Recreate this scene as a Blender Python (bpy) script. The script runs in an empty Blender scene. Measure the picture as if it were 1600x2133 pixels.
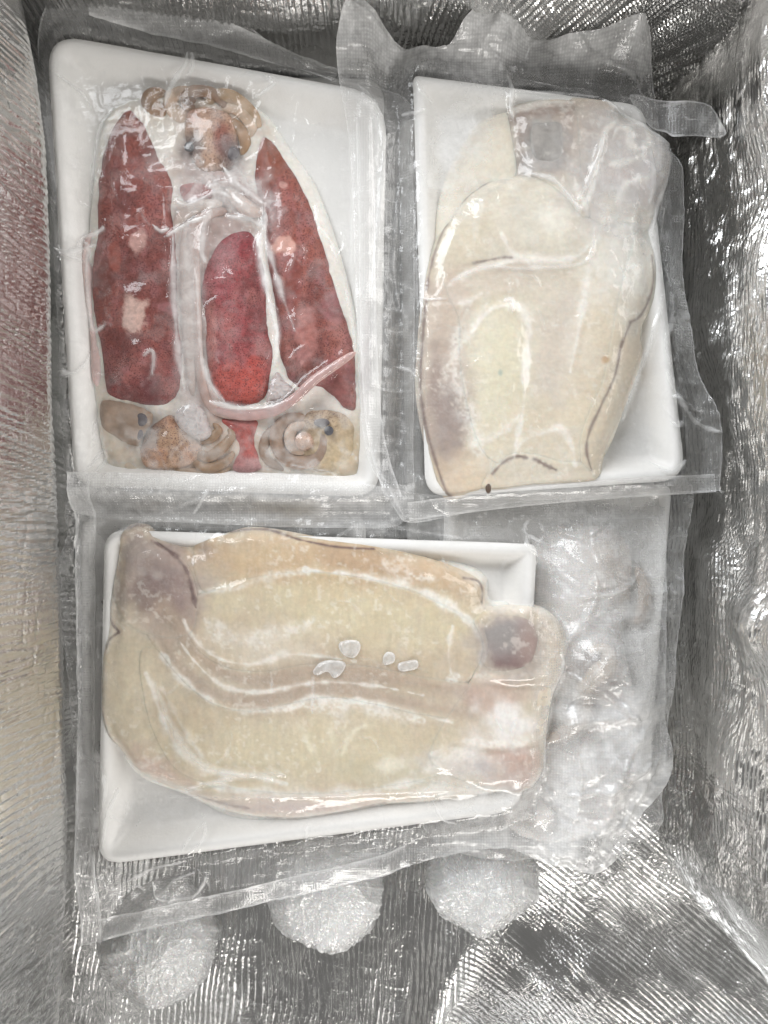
import bpy, math, random
import numpy as np

# ------------------------------------------------------------------ camera, world, lamps
S = 0.26e-3            # metres per photograph pixel on the plane of the tray rims
D = 0.42               # camera height above that plane
FLOOR = -0.092         # floor of the box
scn = bpy.context.scene
col = scn.collection

cam = bpy.data.cameras.new('camera')
cam_o = bpy.data.objects.new('camera', cam)
col.objects.link(cam_o)
cam_o.location = (0, 0, D)
cam.sensor_fit = 'HORIZONTAL'
cam.sensor_width = 36.0
cam.lens = 36.0 * D / (1600 * S)
cam.clip_start = 0.01
cam.clip_end = 50
scn.camera = cam_o

scn.view_settings.view_transform = 'Standard'
scn.view_settings.look = 'None'
scn.view_settings.exposure = -0.06
scn.view_settings.gamma = 1.0
scn.cycles.use_denoising = True
scn.cycles.transparent_max_bounces = 24
scn.cycles.max_bounces = 10
scn.cycles.glossy_bounces = 5
scn.cycles.sample_clamp_indirect = 6.0

world = bpy.data.worlds.new('World')
scn.world = world
world.use_nodes = True
wn, wl = world.node_tree.nodes, world.node_tree.links
bg = wn['Background']
bg.inputs['Color'].default_value = (1.0, 0.985, 0.96, 1)
bg.inputs['Strength'].default_value = 0.19


def area_lamp(name, loc, target, size, power, colr, size_y=None):
    l = bpy.data.lights.new(name, 'AREA')
    l.shape = 'RECTANGLE'
    l.size = size
    l.size_y = size_y or size
    l.energy = power
    l.color = colr
    o = bpy.data.objects.new(name, l)
    col.objects.link(o)
    o.location = loc
    d = np.array(target, float) - np.array(loc, float)
    from mathutils import Vector
    o.rotation_euler = Vector(d).to_track_quat('-Z', 'Y').to_euler()
    return o


area_lamp('window_light', (-0.90, 1.05, 0.86), (0, 0, 0), 0.8, 35.0, (0.95, 0.975, 1.0), 1.2)
area_lamp('room_light', (1.20, 0.62, 0.80), (0, 0, 0), 1.2, 20.0, (1.0, 0.985, 0.965), 1.0)
area_lamp('near_fill_light', (0.30, -1.45, 0.56), (0, -0.1, 0), 1.1, 17.0, (1.0, 0.97, 0.93), 0.35)  # added low fill lamp, brightens the far wall and the wrapped balls

# ------------------------------------------------------------------ noise and planar helpers
_rs = np.random.RandomState(7)
_TAB = _rs.rand(256, 256)


def vnoise(x, y, seed=0):
    x = np.asarray(x, float) + seed * 17.31
    y = np.asarray(y, float) + seed * 9.73
    xi = np.floor(x).astype(int); yi = np.floor(y).astype(int)
    fx = x - xi; fy = y - yi
    fx = fx * fx * fx * (fx * (fx * 6 - 15) + 10); fy = fy * fy * fy * (fy * (fy * 6 - 15) + 10)
    a = _TAB[xi & 255, yi & 255]; b = _TAB[(xi + 1) & 255, yi & 255]
    c = _TAB[xi & 255, (yi + 1) & 255]; d = _TAB[(xi + 1) & 255, (yi + 1) & 255]
    return (a * (1 - fx) + b * fx) * (1 - fy) + (c * (1 - fx) + d * fx) * fy


def fbm(x, y, seed=0, octv=4, gain=0.5):
    t = 0; a = 1; n = 0
    for k in range(octv):
        t = t + a * vnoise(x * 2 ** k, y * 2 ** k, seed + k * 3.7)
        n += a; a *= gain
    return t / n


def ridged(x, y, seed=0, sharp=6, octv=2):
    t = 0; n = 0; a = 1
    for k in range(octv):
        v = 1 - np.abs(2 * vnoise(x * 2 ** k, y * 2 ** k, seed + 5 * k) - 1)
        t = t + a * v ** sharp; n += a; a *= 0.6
    return t / n


def sstep(a, b, x):
    t = np.clip((x - a) / (b - a), 0, 1)
    return t * t * (3 - 2 * t)


def smooth_curve(pts, closed=False, sub=8):
    p = np.array(pts, float); n = len(p); out = []
    rng = range(n) if closed else range(n - 1)
    for i in rng:
        if closed:
            p0, p1, p2, p3 = p[(i - 1) % n], p[i], p[(i + 1) % n], p[(i + 2) % n]
        else:
            p0, p1, p2, p3 = p[max(i - 1, 0)], p[i], p[i + 1], p[min(i + 2, n - 1)]
        for k in range(sub):
            t = k / sub
            out.append(0.5 * ((2 * p1) + (-p0 + p2) * t + (2 * p0 - 5 * p1 + 4 * p2 - p3) * t * t + (-p0 + 3 * p1 - 3 * p2 + p3) * t ** 3))
    if not closed:
        out.append(p[-1])
    return np.array(out)


def rounded_poly(pts, rads, sub=8):
    p = np.array(pts, float); n = len(p); out = []
    if np.isscalar(rads):
        rads = [rads] * n
    for i in range(n):
        a, b, c = p[(i - 1) % n], p[i], p[(i + 1) % n]
        u = (a - b) / np.linalg.norm(a - b); v = (c - b) / np.linalg.norm(c - b)
        r = rads[i]
        s, e = b + u * r, b + v * r
        for k in range(sub + 1):
            t = k / sub
            out.append((1 - t) ** 2 * s + 2 * t * (1 - t) * b + t * t * e)
    return np.array(out)


def seg_dist(X, Y, poly, closed):
    """distance, nearest point and arc position of points to a polyline"""
    P = poly; Q = np.roll(P, -1, 0) if closed else P[1:]
    if not closed:
        P = P[:-1]
    best = np.full(X.shape, 1e18); nx = np.zeros_like(best); ny = np.zeros_like(best); arc = np.zeros_like(best)
    m = len(P)
    for i in range(m):
        ax, ay = P[i]; dx, dy = Q[i] - P[i]
        L = dx * dx + dy * dy + 1e-12
        t = np.clip(((X - ax) * dx + (Y - ay) * dy) / L, 0, 1)
        cx = ax + t * dx; cy = ay + t * dy
        d = (X - cx) ** 2 + (Y - cy) ** 2
        w = d < best
        best = np.where(w, d, best); nx = np.where(w, cx, nx); ny = np.where(w, cy, ny); arc = np.where(w, (i + t) / m, arc)
    return np.sqrt(best), nx, ny, arc


def inside(X, Y, poly):
    r = np.zeros(X.shape, bool)
    P = poly; Q = np.roll(P, -1, 0)
    for (ax, ay), (bx, by) in zip(P, Q):
        c = ((ay > Y) != (by > Y)) & (X < (bx - ax) * (Y - ay) / (by - ay + 1e-12) + ax)
        r ^= c
    return r


def sdist(X, Y, poly):
    d, _, _, _ = seg_dist(X, Y, poly, True)
    return np.where(inside(X, Y, poly), d, -d)


def stroke(X, Y, pts, w, taper=True, wob=0.35, seed=1, sub=6, soft=1.0):
    """soft line along a curve: 1 on the line, falling off over w pixels"""
    c = smooth_curve(pts, False, sub) if len(pts) > 2 else np.array(pts, float)
    out = np.zeros(X.shape)
    m = w * 4 + 4
    k = (X > c[:, 0].min() - m) & (X < c[:, 0].max() + m) & (Y > c[:, 1].min() - m) & (Y < c[:, 1].max() + m)
    if not k.any():
        return out
    x, y = X[k], Y[k]
    d, _, _, a = seg_dist(x, y, c, False)
    d = d + wob * w * (2 * vnoise(x / (w * 2.5 + 6), y / (w * 2.5 + 6), seed) - 1)
    ww = w * (0.55 + 0.9 * vnoise(a * 9, a * 0 + seed, seed))
    if taper:
        ww = ww * np.clip(np.sin(np.pi * np.clip(a, 0.02, 0.98)) ** 0.5, 0.2, 1)
    out[k] = np.exp(-(np.maximum(d, 0) / ww) ** 2 * soft)
    return out


def blob(X, Y, cx, cy, rx, ry, soft=0.5, rot=0, seed=1, wob=0.35, ns=30):
    c, s_ = math.cos(rot), math.sin(rot)
    u = ((X - cx) * c + (Y - cy) * s_) / rx; v = (-(X - cx) * s_ + (Y - cy) * c) / ry
    r = np.sqrt(u * u + v * v) + wob * (2 * fbm(X / ns, Y / ns, seed, 3) - 1)
    return 1 - sstep(1 - soft, 1 + soft, r)


def srgb(r, g, b):
    c = np.array([r, g, b], float) / 255
    return np.where(c <= 0.04045, c / 12.92, ((c + 0.055) / 1.055) ** 2.4)


def lay(C, mask, colr):
    m = np.clip(mask, 0, 1)[:, None]
    return C * (1 - m) + np.asarray(colr)[None, :] * m


def flat(n, colr):
    return np.repeat(np.asarray(colr, float)[None, :], n, 0)


# ------------------------------------------------------------------ meshes
def kz(z0):
    return (D - z0) / D


def to_world(px, py, z0=0.0):
    k = S * kz(z0)
    return (px - 800.0) * k, (1066.5 - py) * k


def grid_patch(poly, step):
    x0, y0 = poly.min(0) - step; x1, y1 = poly.max(0) + step
    xs = np.arange(x0, x1 + step, step); ys = np.arange(y0, y1 + step, step)
    X, Y = np.meshgrid(xs, ys)
    ins = inside(X, Y, poly)
    cell = ins[:-1, :-1] | ins[1:, :-1] | ins[:-1, 1:] | ins[1:, 1:]
    used = np.zeros(X.shape, bool)
    used[:-1, :-1] |= cell; used[1:, :-1] |= cell; used[:-1, 1:] |= cell; used[1:, 1:] |= cell
    idx = -np.ones(X.shape, int); idx[used] = np.arange(used.sum())
    j, i = np.nonzero(cell)
    quads = np.stack([idx[j, i], idx[j + 1, i], idx[j + 1, i + 1], idx[j, i + 1]], 1)   # counter-clockwise seen from above
    vx, vy, vi = X[used].copy(), Y[used].copy(), ins[used]
    d, nx, ny, _ = seg_dist(vx, vy, poly, True)
    vx[~vi] = nx[~vi]; vy[~vi] = ny[~vi]; d[~vi] = 0
    return vx, vy, d, quads


def boundary(quads):
    e = np.concatenate([quads[:, [0, 1]], quads[:, [1, 2]], quads[:, [2, 3]], quads[:, [3, 0]]])
    k = e[:, 0] * 10000000 + e[:, 1]; r = e[:, 1] * 10000000 + e[:, 0]
    return e[~np.isin(k, r)]


def make_mesh(name, V, F, mat, parent=None, attrs=None, loc=None, smooth=True):
    me = bpy.data.meshes.new(name)
    V = np.asarray(V, np.float32); F = np.asarray(F, np.int32)
    n = F.shape[1]
    me.vertices.add(len(V)); me.vertices.foreach_set('co', V.ravel())
    me.loops.add(F.size); me.loops.foreach_set('vertex_index', F.ravel())
    me.polygons.add(len(F))
    me.polygons.foreach_set('loop_start', np.arange(len(F), dtype=np.int32) * n)
    me.polygons.foreach_set('use_smooth', np.full(len(F), smooth))
    me.update(calc_edges=True)
    for k, a in (attrs or {}).items():
        a = np.asarray(a, np.float32)
        if a.ndim == 2:
            at = me.attributes.new(k, 'FLOAT_COLOR', 'POINT')
            at.data.foreach_set('color', np.concatenate([a[:, :3], np.ones((len(a), 1), np.float32)], 1).ravel())
        else:
            at = me.attributes.new(k, 'FLOAT', 'POINT')
            at.data.foreach_set('value', a.ravel())
    me.validate()
    me.materials.append(mat)
    o = bpy.data.objects.new(name, me)
    col.objects.link(o)
    if parent is not None:
        o.parent = parent
    if loc is not None:
        o.location = loc
    return o


def thing(name, label, cat, loc=(0, 0, 0), group=None):
    o = bpy.data.objects.new(name, None)
    o.empty_display_size = 0.02
    col.objects.link(o)
    o.location = loc
    tag(o, label, cat, group)
    return o


def tag(o, label=None, cat=None, group=None, kind=None):
    if label: o['label'] = label
    if cat: o['category'] = cat
    if group: o['group'] = group
    if kind: o['kind'] = kind
    return o


def origin_of(parent):
    return np.array(parent.location) if parent is not None else np.zeros(3)


def root_loc(parent):
    t = np.zeros(3)
    while parent is not None:
        t += np.array(parent.location); parent = parent.parent
    return t


HEIGHTS = {}      # pack name -> list of functions giving the height of what lies in it


def sheet(name, poly, step, zf, mat, parent, z0=0.0, colf=None, extra=None, skirt=0.0, thick=0.0):
    """surface over a planar outline; zf(x, y, d) gives heights in metres, d = distance to the outline in pixels"""
    vx, vy, d, q = grid_patch(poly, step)
    z = zf(vx, vy, d)
    wx, wy = to_world(vx, vy, z0)
    o0 = root_loc(parent)
    V = np.stack([wx, wy, z], 1) - o0
    attrs = {}
    if colf is not None: attrs['Col'] = colf(vx, vy, d)
    for k, f in (extra or {}).items(): attrs[k] = f(vx, vy, d)
    n = len(V)
    if thick > 0:
        be = boundary(q)
        V = np.concatenate([V, V - [0, 0, thick]])
        side = np.stack([be[:, 1], be[:, 0], be[:, 0] + n, be[:, 1] + n], 1)
        q = np.concatenate([q, q[:, ::-1] + n, side])
        attrs = {k: np.concatenate([a, a]) for k, a in attrs.items()}
    elif skirt > 0:
        be = boundary(q)
        bv = np.unique(be); mp = -np.ones(n, int); mp[bv] = n + np.arange(len(bv))
        V = np.concatenate([V, V[bv] - [0, 0, skirt]])
        q = np.concatenate([q, np.stack([be[:, 1], be[:, 0], mp[be[:, 0]], mp[be[:, 1]]], 1)])
        attrs = {k: np.concatenate([a, a[bv]]) for k, a in attrs.items()}
    return make_mesh(name, V, q, mat, parent, attrs)


def pillow_z(base, h, R, power=0.5, bump=None):
    def f(x, y, d):
        t = np.clip(d / R, 0, 1)
        z = base + h * (1 - (1 - t) ** 2) ** power
        if bump is not None: z = z + bump(x, y) * np.clip(d / (0.3 * R), 0, 1)
        return z
    return f


def pillow(pack, name, poly, base, h, R, mat, parent, colf, step=2.5, bump=None, power=0.5, extra=None, z0=0.0):
    zf = pillow_z(base, h, R, power, bump)
    o = sheet(name, poly, step, zf, mat, parent, z0, colf, extra, skirt=0.003)

    def hf(X, Y, poly=poly, zf=zf):
        out = np.full(X.shape, -9.0)
        b0, b1 = poly.min(0), poly.max(0)
        k = (X >= b0[0]) & (X <= b1[0]) & (Y >= b0[1]) & (Y <= b1[1])
        if k.any():
            x, y = X[k], Y[k]; sd = sdist(x, y, poly); z = zf(x, y, np.maximum(sd, 0)); out[k] = np.where(sd > 0, z, -9.0)
        return out
    HEIGHTS.setdefault(pack, []).append(hf)
    return o


def tube(pack, name, pts, radii, zs, mat, parent, colr, nseg=10, z0=0.0, colf=None, flatk=1.0, sub=6, reg=True, lump=0.0):
    """tapering limb along a curve in photograph pixels; radii in pixels, zs heights in the same unit"""
    k = S * kz(z0)
    P = np.concatenate([np.array(pts, float), np.array(zs, float)[:, None], np.array(radii, float)[:, None]], 1)
    C = smooth_curve(P, False, sub)
    n = len(C)
    o0 = root_loc(parent)
    T = np.gradient(C[:, :2], axis=0); T /= np.linalg.norm(T, axis=1)[:, None] + 1e-9
    N = np.stack([-T[:, 1], T[:, 0]], 1)
    V = []; XY = []
    for i in range(n):
        r = C[i, 3]
        if i == 0 or i == n - 1: r *= 0.15
        elif i == 1 or i == n - 2: r *= 0.75
        for j in range(nseg):
            a = 2 * math.pi * j / nseg
            rr = r * (1 + lump * (vnoise(i * 0.9 + j * 3.3, j * 1.7, 3) - 0.5))
            px = C[i, 0] + N[i, 0] * rr * math.cos(a); py = C[i, 1] + N[i, 1] * rr * math.cos(a)
            wx, wy = to_world(px, py, z0)
            V.append((wx, wy, (C[i, 2] + rr * flatk * math.sin(a)) * k)); XY.append((px, py))
    V = np.array(V) - o0; XY = np.array(XY)
    F = []
    for i in range(n - 1):
        for j in range(nseg):
            a, b = i * nseg + j, i * nseg + (j + 1) % nseg
            F.append((a, b, b + nseg, a + nseg))
    Cc = colf(XY[:, 0], XY[:, 1], None) if colf else flat(len(V), colr)
    o = make_mesh(name, V, np.array(F), mat, parent, {'Col': Cc})
    if reg:
        def hf(X, Y, C=C):
            out = np.full(X.shape, -9.0)
            m = C[:, 3].max() + 2
            kk = (X > C[:, 0].min() - m) & (X < C[:, 0].max() + m) & (Y > C[:, 1].min() - m) & (Y < C[:, 1].max() + m)
            if kk.any():
                d, _, _, a = seg_dist(X[kk], Y[kk], C[:, :2], False)
                ii = np.clip((a * (n - 1)).astype(int), 0, n - 1)
                r = C[ii, 3]; zc = C[ii, 2]
                out[kk] = np.where(d < r, (zc + flatk * np.sqrt(np.maximum(r * r - d * d, 0))) * k, -9.0)
            return out
        HEIGHTS.setdefault(pack, []).append(hf)
    return o


def ball(pack, name, px, py, z, r, mat, parent, colr, sz=0.8, z0=0.0, rx=None):
    """small rounded body (an eye, an ice grain); r in pixels"""
    k = S * kz(z0); R = r * k; RX = (rx or r) * k
    wx, wy = to_world(px, py, z0); o0 = root_loc(parent)
    V = []; F = []
    nu, nv = 14, 8
    for i in range(nv + 1):
        t = math.pi * i / nv
        for j in range(nu):
            a = 2 * math.pi * j / nu
            V.append((wx + RX * max(math.sin(t), 0.02) * math.cos(a), wy + R * max(math.sin(t), 0.02) * math.sin(a), z + R * sz * math.cos(t)))
    for i in range(nv):
        for j in range(nu):
            a, b = i * nu + j, i * nu + (j + 1) % nu
            F.append((a, a + nu, b + nu, b))
    return make_mesh(name, np.array(V) - o0, np.array(F), mat, parent, {'Col': flat(len(V), colr)})


def gauss1(A, s, ax):
    r = int(3 * s) + 1
    k = np.exp(-0.5 * (np.arange(-r, r + 1) / s) ** 2); k /= k.sum()
    P = np.pad(A, [(r, r) if a == ax else (0, 0) for a in range(2)], mode='edge')
    out = np.zeros_like(A)
    n = A.shape[ax]
    for i, w in enumerate(k):
        out += w * (P[i:i + n, :] if ax == 0 else P[:, i:i + n])
    return out


def blur(A, s):
    return gauss1(gauss1(A, s, 0), s, 1)


def sample(A, x0, y0, st, x, y):
    u = np.clip((x - x0) / st, 0, A.shape[1] - 1.001); v = np.clip((y - y0) / st, 0, A.shape[0] - 1.001)
    i = u.astype(int); j = v.astype(int); fx = u - i; fy = v - j
    return (A[j, i] * (1 - fx) + A[j, i + 1] * fx) * (1 - fy) + (A[j + 1, i] * (1 - fx) + A[j + 1, i + 1] * fx) * fy


def paint(C, x, y, ops):
    """lay a list of blotches ('b', cx, cy, rx, ry, rot, amount, colour) and lines ('s', points, width, amount, colour, grain) on colours C"""
    for n, op in enumerate(ops):
        if op[0] == 'b':
            _, cx, cy, rx, ry, rot, k, cc = op
            C = lay(C, k * blob(x, y, cx, cy, rx, ry, 0.65, rot, n * 3 + 1, 0.55, 30), cc)
        else:
            _, pts, w, k, cc, gr = op
            m = stroke(x, y, pts, w, seed=n * 2 + 3, wob=0.9 if gr else 0.3, taper=gr > 0)
            if gr: m = m * ((1 - gr) + gr * sstep(0.25, 0.7, vnoise(x / 5, y / 5, n) * 0.6 + 0.4 * vnoise(x / 13, y / 13, n + 3)))
            C = lay(C, k * m, cc)
    return C


class Block:
    """frozen slab of flesh pressed flat under the film: one height field shared by its pieces"""

    def __init__(self, outline, hfun, trayz, low, st=3.0):
        self.st = st
        self.x0, self.y0 = outline.min(0) - 20
        x1, y1 = outline.max(0) + 20
        X, Y = np.meshgrid(np.arange(self.x0, x1 + st, st), np.arange(self.y0, y1 + st, st))
        x, y = X.ravel(), Y.ravel()
        sd = np.maximum(sdist(x, y, outline), 0)
        t = np.clip(sd / 40.0, 0, 1)
        edge = np.maximum(trayz(x, y) + 0.0006, low)
        h = hfun(x, y)
        z = edge + np.maximum(h - edge, 0.0005) * (1 - (1 - t) ** 2) ** 0.85
        self.Z = blur(z.reshape(X.shape), 1.6)

    def __call__(self, x, y):
        return sample(self.Z, self.x0, self.y0, self.st, x, y)


def slab(pack, name, poly, H, G, mat, parent, order, step=2.3, droop=0.0006, skirt=0.010, lift=0.0):
    def zf(x, y, d):
        return H(x, y) + 0.00022 * order + lift * (1 - (1 - np.clip(d / 24, 0, 1)) ** 2) - droop * (1 - sstep(0, 7, d))
    o = sheet(name, poly, step, zf, mat, parent, 0.0, lambda x, y, d: G(x, y), None, skirt=skirt)

    def hf(X, Y):
        out = np.full(X.shape, -9.0)
        b0, b1 = poly.min(0), poly.max(0)
        k = (X >= b0[0]) & (X <= b1[0]) & (Y >= b0[1]) & (Y <= b1[1])
        if k.any():
            x, y = X[k], Y[k]; sd = sdist(x, y, poly); out[k] = np.where(sd > 0, zf(x, y, np.maximum(sd, 0)), -9.0)
        return out
    HEIGHTS.setdefault(pack, []).append(hf)
    return o


def muted(C, k):
    l = (C @ np.array([0.3, 0.55, 0.15]))[:, None]
    return C * (1 - k) + l * k


def rough(poly, amp=1.7, sc=26.0, seed=1):
    """outline with small natural irregularities"""
    T = np.roll(poly, -1, 0) - np.roll(poly, 1, 0); T /= np.linalg.norm(T, axis=1)[:, None] + 1e-9
    N = np.stack([-T[:, 1], T[:, 0]], 1)
    return poly + N * (amp * 2 * (fbm(poly[:, 0] / sc, poly[:, 1] / sc, seed, 3) - 0.5))[:, None] * 1.6


# ------------------------------------------------------------------ materials
class NT:
    def __init__(self, name):
        self.m = bpy.data.materials.new(name); self.m.use_nodes = True
        self.t = self.m.node_tree; self.t.nodes.clear()
        self.out = self.n('ShaderNodeOutputMaterial')

    def n(self, typ, **kw):
        nd = self.t.nodes.new(typ)
        for k, v in kw.items(): setattr(nd, k, v)
        return nd

    def l(self, a, b): self.t.links.new(a, b)

    def val(self, sock, v):
        if hasattr(v, 'type') or isinstance(v, bpy.types.NodeSocket): self.l(v, sock)
        else: sock.default_value = v

    def math(self, op, a, b=0.0, c=None, clamp=False):
        nd = self.n('ShaderNodeMath', operation=op, use_clamp=clamp)
        self.val(nd.inputs[0], a); self.val(nd.inputs[1], b)
        if c is not None: self.val(nd.inputs[2], c)
        return nd.outputs[0]

    def mix(self, f, a, b, blend='MIX'):
        nd = self.n('ShaderNodeMix', data_type='RGBA', blend_type=blend)
        self.val(nd.inputs[0], f); self.val(nd.inputs[6], a); self.val(nd.inputs[7], b)
        return nd.outputs[2]

    def attr(self, name):
        return self.n('ShaderNodeAttribute', attribute_name=name)

    def coord(self):
        return self.n('ShaderNodeTexCoord').outputs['Object']

    def noise(self, vec, scale, detail=3, rough=0.5, dist=0.0):
        nd = self.n('ShaderNodeTexNoise')
        self.l(vec, nd.inputs['Vector'])
        nd.inputs['Scale'].default_value = scale; nd.inputs['Detail'].default_value = detail
        nd.inputs['Roughness'].default_value = rough; nd.inputs['Distortion'].default_value = dist
        return nd.outputs['Fac']

    def ramp(self, f, a, b, c0=0.0, c1=1.0):
        nd = self.n('ShaderNodeMapRange', interpolation_type='SMOOTHSTEP')
        self.val(nd.inputs[0], f)
        for i, v in enumerate((a, b, c0, c1)): nd.inputs[i + 1].default_value = v
        return nd.outputs[0]

    def bump(self, h, strength, dist):
        nd = self.n('ShaderNodeBump')
        self.l(h, nd.inputs['Height']); nd.inputs['Strength'].default_value = strength; nd.inputs['Distance'].default_value = dist
        return nd.outputs['Normal']


def foil_material():
    t = NT('crinkled_aluminium_foil')
    p = t.n('ShaderNodeBsdfPrincipled')
    c = t.coord()
    p.inputs['Metallic'].default_value = 1.0
    n1 = t.noise(c, 26, 3)
    t.l(t.mix(n1, (0.64, 0.635, 0.62, 1), (0.78, 0.78, 0.775, 1)), p.inputs['Base Color'])
    t.l(t.ramp(t.noise(c, 120, 3), 0.3, 0.7, 0.17, 0.27), p.inputs['Roughness'])
    v = t.n('ShaderNodeTexVoronoi', feature='F1'); t.l(c, v.inputs['Vector']); v.inputs['Scale'].default_value = 520
    h = t.math('ADD', t.math('MULTIPLY', v.outputs['Distance'], 0.6), t.noise(c, 700, 3, 0.6))
    t.l(t.bump(h, 0.4, 0.0004), p.inputs['Normal'])
    t.l(p.outputs[0], t.out.inputs[0])
    return t.m


def flesh_material(name, speck=False, rough=0.42, sss=0.45, grain=0.05):
    t = NT(name)
    p = t.n('ShaderNodeBsdfPrincipled')
    c = t.coord()
    base = t.attr('Col').outputs['Color']
    g = t.ramp(t.noise(c, 420, 4, 0.6), 0.3, 0.7, 1 - grain, 1 + grain)
    cc = t.n('ShaderNodeCombineColor'); [t.l(g, cc.inputs[i]) for i in range(3)]
    base = t.mix(1.0, base, cc.outputs[0], 'MULTIPLY')
    fine = t.noise(c, 2600, 2, 0.6)
    base = t.mix(t.ramp(fine, 0.62, 0.78, 0, 0.07), base, (0.75, 0.72, 0.68, 1))
    if speck:
        s = t.attr('spk').outputs['Fac']
        w = t.n('ShaderNodeVectorMath', operation='ADD'); t.l(c, w.inputs[0])
        nz = t.n('ShaderNodeTexNoise'); t.l(c, nz.inputs['Vector']); nz.inputs['Scale'].default_value = 500
        sc = t.n('ShaderNodeVectorMath', operation='SCALE'); t.l(nz.outputs['Color'], sc.inputs[0]); sc.inputs['Scale'].default_value = 0.0012
        t.l(sc.outputs[0], w.inputs[1])
        for scale, lo, hi, amt in ((1000, 0.22, 0.40, 0.85), (620, 0.14, 0.26, 0.85)):
            v = t.n('ShaderNodeTexVoronoi', feature='F1'); t.l(w.outputs[0], v.inputs['Vector']); v.inputs['Scale'].default_value = scale
            dm = t.ramp(v.outputs['Distance'], lo, hi, 1, 0)
            dm = t.math('MULTIPLY', dm, t.math('MULTIPLY', s, amt), clamp=True)
            base = t.mix(dm, base, (0.085, 0.022, 0.022, 1))
        hl = t.ramp(t.noise(c, 1500, 2), 0.60, 0.75, 0, 0.30)
        base = t.mix(hl, base, (0.55, 0.36, 0.35, 1))
    t.l(base, p.inputs['Base Color'])
    p.inputs['Roughness'].default_value = rough
    p.inputs['Specular IOR Level'].default_value = 0.3
    if sss > 0:
        p.inputs['Subsurface Weight'].default_value = sss
        p.inputs['Subsurface Radius'].default_value = (1.0, 0.6, 0.45)
        p.inputs['Subsurface Scale'].default_value = 0.003
    t.l(t.bump(t.math('ADD', t.noise(c, 800, 4, 0.6), t.math('MULTIPLY', fine, 0.4)), 0.14, 0.0006), p.inputs['Normal'])
    t.l(p.outputs[0], t.out.inputs[0])
    return t.m


def foam_material():
    t = NT('white_foam')
    p = t.n('ShaderNodeBsdfPrincipled')
    c = t.coord()
    n = t.noise(c, 60, 4)
    t.l(t.mix(n, (0.80, 0.79, 0.765, 1), (0.88, 0.875, 0.86, 1)), p.inputs['Base Color'])
    p.inputs['Roughness'].default_value = 0.5
    v = t.n('ShaderNodeTexVoronoi', feature='F1'); t.l(c, v.inputs['Vector']); v.inputs['Scale'].default_value = 700
    t.l(t.bump(v.outputs['Distance'], 0.12, 0.0004), p.inputs['Normal'])
    t.l(p.outputs[0], t.out.inputs[0])
    return t.m


def film_material(name='clear_embossed_film', tint=(0.87, 0.87, 0.865, 1), gloss=0.06, bump=0.16, ior=1.46):
    """thin clear film: see-through where clear, whitish where creased or frosted; embossed grid where 'emb' is set"""
    t = NT(name)
    c = t.coord()
    milk = t.attr('milk').outputs['Fac']; emb = t.attr('emb').outputs['Fac']
    sx = t.n('ShaderNodeSeparateXYZ'); t.l(c, sx.inputs[0])
    f = 2 * math.pi / 0.00150
    a = t.math('SINE', t.math('MULTIPLY', sx.outputs[0], f)); b = t.math('SINE', t.math('MULTIPLY', sx.outputs[1], f))
    dots = t.ramp(t.math('ADD', a, b), -0.4, 1.6, 0, 1)
    de = t.math('MULTIPLY', dots, emb)
    fine = t.noise(c, 900, 3, 0.6)
    mid = t.noise(c, 160, 4, 0.6, 0.6)
    m = t.math('ADD', milk, t.math('MULTIPLY', de, 0.10))
    m = t.math('MULTIPLY', m, t.ramp(mid, 0.25, 0.75, 0.72, 1.22), clamp=True)
    tr = t.n('ShaderNodeBsdfTransparent'); tr.inputs[0].default_value = (0.985, 0.985, 0.985, 1)
    p = t.n('ShaderNodeBsdfPrincipled')
    p.inputs['Base Color'].default_value = tint
    p.inputs['Roughness'].default_value = 0.45
    h = t.math('ADD', t.math('MULTIPLY', de, 1.0), t.math('ADD', t.math('MULTIPLY', mid, 1.6), t.math('MULTIPLY', fine, 0.18)))
    nrm = t.bump(h, bump, 0.0007)
    t.l(nrm, p.inputs['Normal'])
    mx = t.n('ShaderNodeMixShader'); t.l(m, mx.inputs[0]); t.l(tr.outputs[0], mx.inputs[1]); t.l(p.outputs[0], mx.inputs[2])
    g = t.n('ShaderNodeBsdfGlossy'); g.inputs['Roughness'].default_value = gloss; t.l(nrm, g.inputs['Normal'])
    fr = t.n('ShaderNodeFresnel'); t.l(nrm, fr.inputs['Normal'])
    bf = t.n('ShaderNodeNewGeometry').outputs['Backfacing']      # a thin sheet reflects alike from both sides
    t.l(t.ramp(bf, 0, 1, ior, 1 / ior), fr.inputs['IOR'])
    mx2 = t.n('ShaderNodeMixShader'); t.l(fr.outputs[0], mx2.inputs[0]); t.l(mx.outputs[0], mx2.inputs[1]); t.l(g.outputs[0], mx2.inputs[2])
    t.l(mx2.outputs[0], t.out.inputs[0])
    return t.m


M_FOIL = foil_material()
M_FOAM = foam_material()
M_FLESH = flesh_material('frozen_flesh')
M_SQUID = flesh_material('speckled_squid_skin', speck=True, grain=0.16, sss=0.10)
M_EYE = flesh_material('dark_eye', rough=0.35, sss=0, grain=0.05)
M_FILM = film_material()
M_CLING = film_material('crumpled_cling_film', (0.92, 0.92, 0.91, 1), 0.07, 0.25, 1.6)

# ------------------------------------------------------------------ the foil lined box
box = thing('foil_lined_box', 'open cool box lined with ridged silver foil, holding all the frozen packs', 'cool box', (0, 0, FLOOR))


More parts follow.
